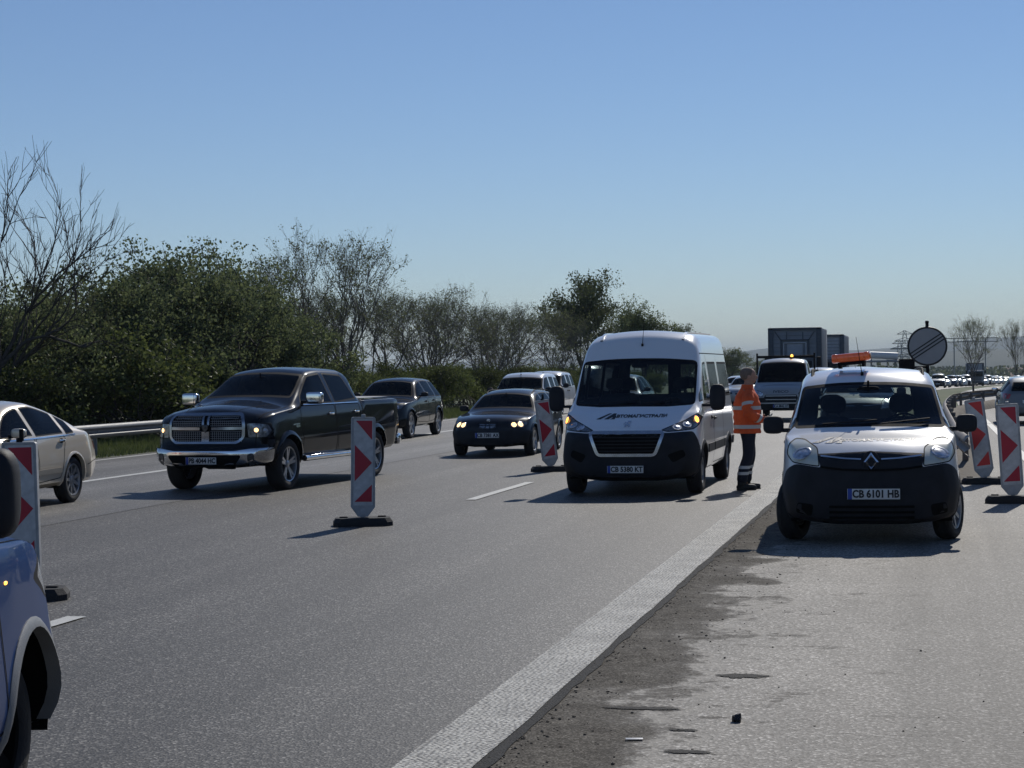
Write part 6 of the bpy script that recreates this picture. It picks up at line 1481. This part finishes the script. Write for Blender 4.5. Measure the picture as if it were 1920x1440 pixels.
# ---- tipper truck
def tipper():
    sp = dict(L=2.3, W=1.98, R=.36, zbmin=.40,
        zb=[(0, .36), (.3, .40), (2.3, .5)], wb=[(0, .84), (.2, .93), (2.3, .95)], zm=[(0, .8), (2.3, .9)], wm=[(0, .88), (.15, .96), (.4, .99), (2.3, .99)],
        zs=[(0, .98), (.1, 1.05), (.5, 1.18), (2.3, 1.22)], ws=[(0, .82), (.1, .88), (.5, .93), (2.3, .94)], we=[(0, .74), (.1, .78), (.45, .86), (1.15, .78), (1.5, .76), (2.3, .76)],
        cr=[(0, .05), (.45, .05), (.8, .10), (1.2, .09), (2.3, .06)], zt=[(0, 1.08), (.05, 1.14), (.4, 1.26), (.46, 1.29), (1.12, 1.96), (1.3, 2.06), (1.6, 2.12), (2.2, 2.12), (2.3, 2.05)],
        nose=flatfront(.2, 3.5, [(.3, .06), (.6, 0), (.9, 0), (1.1, .08)], 1.0), tail=lambda x, z: 0)
    c = Car('tipper_truck', 'white tipper truck with a black headboard frame behind the worker', 'truck', sp, SHWHITE, (-4.72, 62.5, dz(62)), 0); c.zr = 1.95
    c.arch(.80, .44, .04, 'black_plastic', flare=.02)
    ws = [(0, 1.31, 0), (.45, 1.31, 0), (.83, 1.30, .05), (.76, 1.95, .06), (.35, 1.99, .1), (0, 1.99, 0)]; c.window('y-', ws + [(-x, z, r) for x, z, r in reversed(ws[1:-1])], .035, 'mid_glass', 'windshield')
    for ax in ('x+', 'x-'): c.window(ax, [(.95, 1.28), (1.2, 1.62), (1.42, 1.92), (2.0, 1.94), (2.0, 1.26)], .03, 'mid_glass')
    c.door([(.98, .98), (1.25, .55), (2.12, .5), (2.12, 1.22), (.98, 1.2)], (1.98, 1.08), 'black_plastic')
    lamp(c, [(.56, .95), (.72, 1.04), (.88, 1.08), (.92, .98), (.86, .84), (.62, .82)], 'lamp_reflector', [(.76, .93, .05, 'lamp_reflector')], thr=-.1)
    B = c.region('y-', rpoly([(-.52, .90), (.52, .90), (.56, .80), (1.1, .78), (1.1, .2), (-1.1, .2), (-1.1, .78), (-.56, .80)], .02), -.4, lambda p: p.y < .42); o = c.P('front_bumper', B, 'black_plastic', 40)
    bm = NB()
    for z in (.86, .74): c.strip(bm, 'y-', [(-.5, z), (.5, z)], .025, .003, h=.012)
    c.strip(bm, 'y-', [(-.9, .62), (.9, .62)], .04, .003, h=.02); c.P('bumper_strip', bm, 'alloy', parent=o)
    logo_text(c, 'IVECO', 0, 1.0, .15, 1.2, 'print_grey', zs=.7, bold=.006); c.plate('CA 8842 HT', 0, .52); c.mirror(.95, 1.55, (.2, .12, .34), arm=.14); wipers(c, 1.33, .8)
    c.interior(.6, 1.3, .8, ((1.4, .45),), dash_z=1.26, base=.95, seat_h=.55, wheel_x=.45, mx=.55)
    root = c.root; d = c.off
    bm = NB()
    for x in (-.98, .98): box(bm, (x, 2.45, 1.35), (.06, .07, 1.9), .01)
    for x in (-.5, 0, .5): box(bm, (x, 2.45, 1.65), (.04, .05, 1.15), .005)
    box(bm, (0, 2.45, 2.17), (1.96, .07, .09), .01); box(bm, (0, 2.45, 1.35), (1.96, .06, .06), .01); c.P('headboard_frame', bm, 'seal')
    bm = NB(); box(bm, (0, 4.4, .95), (2.05, 3.6, .06), .01); c.P('load_floor', bm, 'steel_rim')
    for s_ in (-1, 1): bm = NB(); box(bm, (s_ * 1.0, 4.4, 1.18), (.05, 3.6, .4), .01); c.P('side_board', bm, 'alloy')
    bm = NB()
    for s_ in (-.4, .4): box(bm, (s_, 3.6, .66), (.09, 5.0, .18), .01)
    c.P('chassis', bm, 'underbody')
    for y in (.80, 4.4):
        for s_ in (1, -1): wheel(root, (s_ * (.97 - .12), y - c.L / 2, .36), .36, .22, .21, s_, kind='steel', rimmat='steel_rim', n=24)
    c.finish()
    t = thing('beacon', 'small lit amber beacon on the roof of the tipper truck', 'beacon', (-4.45, 64.1, 2.11 + dz(62)))
    bm = NB(); lathe(bm, [(0, .07), (.05, .07), (.05, .001)], 16, 'Z'); part('beacon_base', bm, 'seal', t)
    bm = NB(); lathe(bm, [(.05, .045), (.10, .045), (.13, .03), (.135, .001)], 16, 'Z'); part('beacon_lens', bm, 'amber_bulb', t, smooth=60)
tipper()
# ---- lorries behind it
mat('lorry_dark', (.075, .088, .105), .6, var=.2); mat('lorry_grey', (.24, .26, .29), .6, var=.15, vscale=2); mat('lorry_pale', (.36, .38, .41), .55, var=.1); mat('lorry_white', (.55, .57, .6), .5)
def lorry(label, x, Y, W_, H_, Ln, front, cab, name='lorry'):
    t = thing(name, label, 'lorry', (x, Y, dz(Y)))
    bm = NB(); box(bm, (0, 1.5 + Ln / 2 + .6, .95 + (H_ - .95) / 2), (W_, Ln, H_ - .95), .03); part('cargo_box', bm, front, t)
    if front == 'lorry_grey_frame': pass
    yb = 1.5 + .6
    bm = NB(); e = .17
    for sx in (-1, 1): box(bm, (sx * (W_ / 2 - e / 2 + .01), yb - .02, .95 + (H_ - .95) / 2), (e + .12, .16, H_ - .95), .02)
    box(bm, (0, yb - .02, H_ - .06), (W_, .16, .14), .02); part('corner_frame', bm, 'lorry_dark', t)
    bm = NB()
    for k in range(13): box(bm, (0, yb - .02, 1.3 + k * (H_ - 1.5) / 12), (W_ - .5, .03, .05), .008)
    for sx in (-1, 1):
        for k in range(int(Ln / 1.2)): box(bm, (sx * (W_ / 2 + .012), yb + .7 + k * 1.2, .95 + (H_ - .95) / 2), (.03, .07, H_ - 1.05), .005)
    part('wall_ribs', bm, 'lorry_grey', t)
    bm = NB(); cw = 2.4; zt_ = 2.45; v0 = box(bm, (0, .95, .5 + (zt_ - .5) / 2), (cw, 1.9, zt_ - .5), .12, seg=3); o = part('cab', bm, cab, t)
    bm = NB(); box(bm, (0, -.005, 1.85), (2.1, .04, .75), .015); part('windshield', bm, 'dark_glass', o)
    bm = NB(); 
    for k in range(5): box(bm, (0, -.01, .95 + k * .15), (1.7, .04, .07), .01)
    part('grille', bm, 'seal', o)
    bm = NB(); box(bm, (0, -.03, .62), (2.42, .14, .34), .04); part('front_bumper', bm, 'lorry_dark', t)
    for sx in (-1, 1):
        bm = NB(); box(bm, (sx * .95, -.11, .72), (.32, .03, .16), .01); part('headlight', bm, 'lamp_reflector', t)
        bm = NB(); box(bm, (sx * 1.42, .15, 2.2), (.22, .1, .5), .04); tube(bm, (sx * 1.2, .2, 2.4), (sx * 1.4, .15, 2.4), .02); part('side_mirror', bm, 'seal', t)
    for y in (1.0, Ln - 1.0, Ln + .4):
        for sx in (1, -1): wheel(t, (sx * (1.22 - .15), y, .5), .5, .3, .28, sx, kind='steel', rimmat='steel_rim', n=20)
    return t
t = lorry('lorry with a dark framed grey box and pale inner frame above the tipper truck', -7.15, 103.5, 2.85, 4.1, 7, 'lorry_grey', 'lorry_dark')
yb = 2.1; bm = NB()
for a, b in (((-.62, 3.25), (.62, 3.25)), ((-.62, 2.2), (-.62, 3.25)), ((.62, 2.2), (.62, 3.25))): tube(bm, (a[0], yb - .13, a[1]), (b[0], yb - .13, b[1]), .028, n=6)
part('pale_frame', bm, 'lorry_white', t)
bm = NB()
for sx in (-1, 1): box(bm, (sx * .76, yb - .07, 2.75), (.10, .10, 1.4), .01)
box(bm, (0, yb - .07, 3.42), (1.62, .10, .08), .01)
for sx in (-1, 1): tube(bm, (sx * .8, yb - .08, 3.45), (sx * 1.1, yb - .08, 3.9), .03, n=5); box(bm, (sx * .45, yb - .06, 3.65), (.05, .05, .45))
part('inner_frame', bm, 'lorry_dark', t)
bm = NB(); box(bm, (0, yb - .06, 2.75), (.85, .05, .9), .01); part('inner_panel', bm, 'lorry_pale', t)
lorry('grey ribbed lorry box standing right behind the dark framed lorry', -6.35, 118, 2.5, 4.0, 9, 'lorry_pale', 'lorry_dark')
lorry('long pale lorry in the far queue under the young tree', 7.6, 300, 2.5, 3.6, 12, 'lorry_pale', 'lorry_grey')

# ---- far queue: low-detail copies
q0 = kangoo('bright white van in the far queue right of the round sign', (1.4, 240, dz(240)), R(-3), WW, full=False, cat='car', name='queued_van', hi=False, plate='')[0]
q1 = sedan('pale silver car in the far queue right of the round sign', (-4.4 + xo(250), 250, dz(250)), R(-4), SILVER, full=False, name='queued_car')[0]
q2 = suv('dark car in the far queue right of the round sign', (-8.4 + xo(262), 262, dz(262)), R(-4), NAVY, full=False, name='queued_suv')[0]
q3 = sedan('white saloon in the far queue right of the round sign', (-12.4 + xo(255), 255, dz(255)), R(-4), WHITE, full=False, name='queued_saloon')[0]
protos = [q0, q1, q2, q3]
for q in protos: q['group'] = 'cars waiting in the far queue'
rg = random.Random(12); used = 0
for lane in (-4.4, -8.4, -12.4):
    Y = 268 + rg.uniform(0, 4)
    while Y < 430 and used < 40:
        src = rg.choice(protos); c = copy_tree(src); a = math.atan((xo(Y + 5) - xo(Y)) / 5)
        c.location = (lane + xo(Y) + rg.uniform(-.2, .2), Y, dz(Y)); c.rotation_euler = (0, 0, -a); Y += rg.uniform(7.5, 11); used += 1
for x, Y, src in ((-10.6, 108, q3), (-12.6, 128, q1), (-4.5, 82, q0), (-8.6, 92, q1)):
    c = copy_tree(src); c.location = (x, Y, dz(Y)); c.rotation_euler = (0, 0, 0); c['group'] = 'cars following behind the minibus'
    c['label'] = {108: 'white car just visible between the minibus and the worker', 128: 'silver car far behind the dark estate car', 82: 'white van hidden behind the minibus', 92: 'silver car behind the minibus in the middle lane'}[Y]
# litter and stones
t = part('stone', NB(), 'soil'); bpy.data.objects.remove(t)
bm = NB(); r = bmesh.ops.create_icosphere(bm, subdivisions=2, radius=.028)
for v in bm.verts: v.co *= 1 + .5 * noise.noise(v.co * 60)
prop(part('stone', bm, 'print_black', loc=(-.97, 9.6, .015), smooth=0), 'single dark stone on the pale shoulder near the front', 'stone')
bm = NB(); box(bm, (0, 0, 0), (.085, .035, .003), .001); prop(part('plastic_scrap', bm, 'sign_white', loc=(-1.42, 9.05, .008), rot=(0, 0, R(12))), 'small pale scrap lying on the dark grit by the line', 'scrap')
# ------------------------------------------------------------------ haze
HZ = True
if HZ:
    bm = NB(); box(bm, (0, 5900, 90), (18400, 12400, 230)); 
    for v in bm.verts: v.co.z = 130.0 if v.co.z > 90 else -16.0
    m = bpy.data.materials.new('haze'); m.use_nodes = True; n = m.node_tree; n.nodes.clear(); o_ = n.nodes.new('ShaderNodeOutputMaterial'); pv = n.nodes.new('ShaderNodeVolumePrincipled')
    pv.inputs['Density'].default_value = 1.3e-4; pv.inputs['Color'].default_value = (.76, .89, 1.0, 1); n.links.new(pv.outputs[0], o_.inputs['Volume'])
    prop(part('haze', bm, m, smooth=0), kind='stuff')
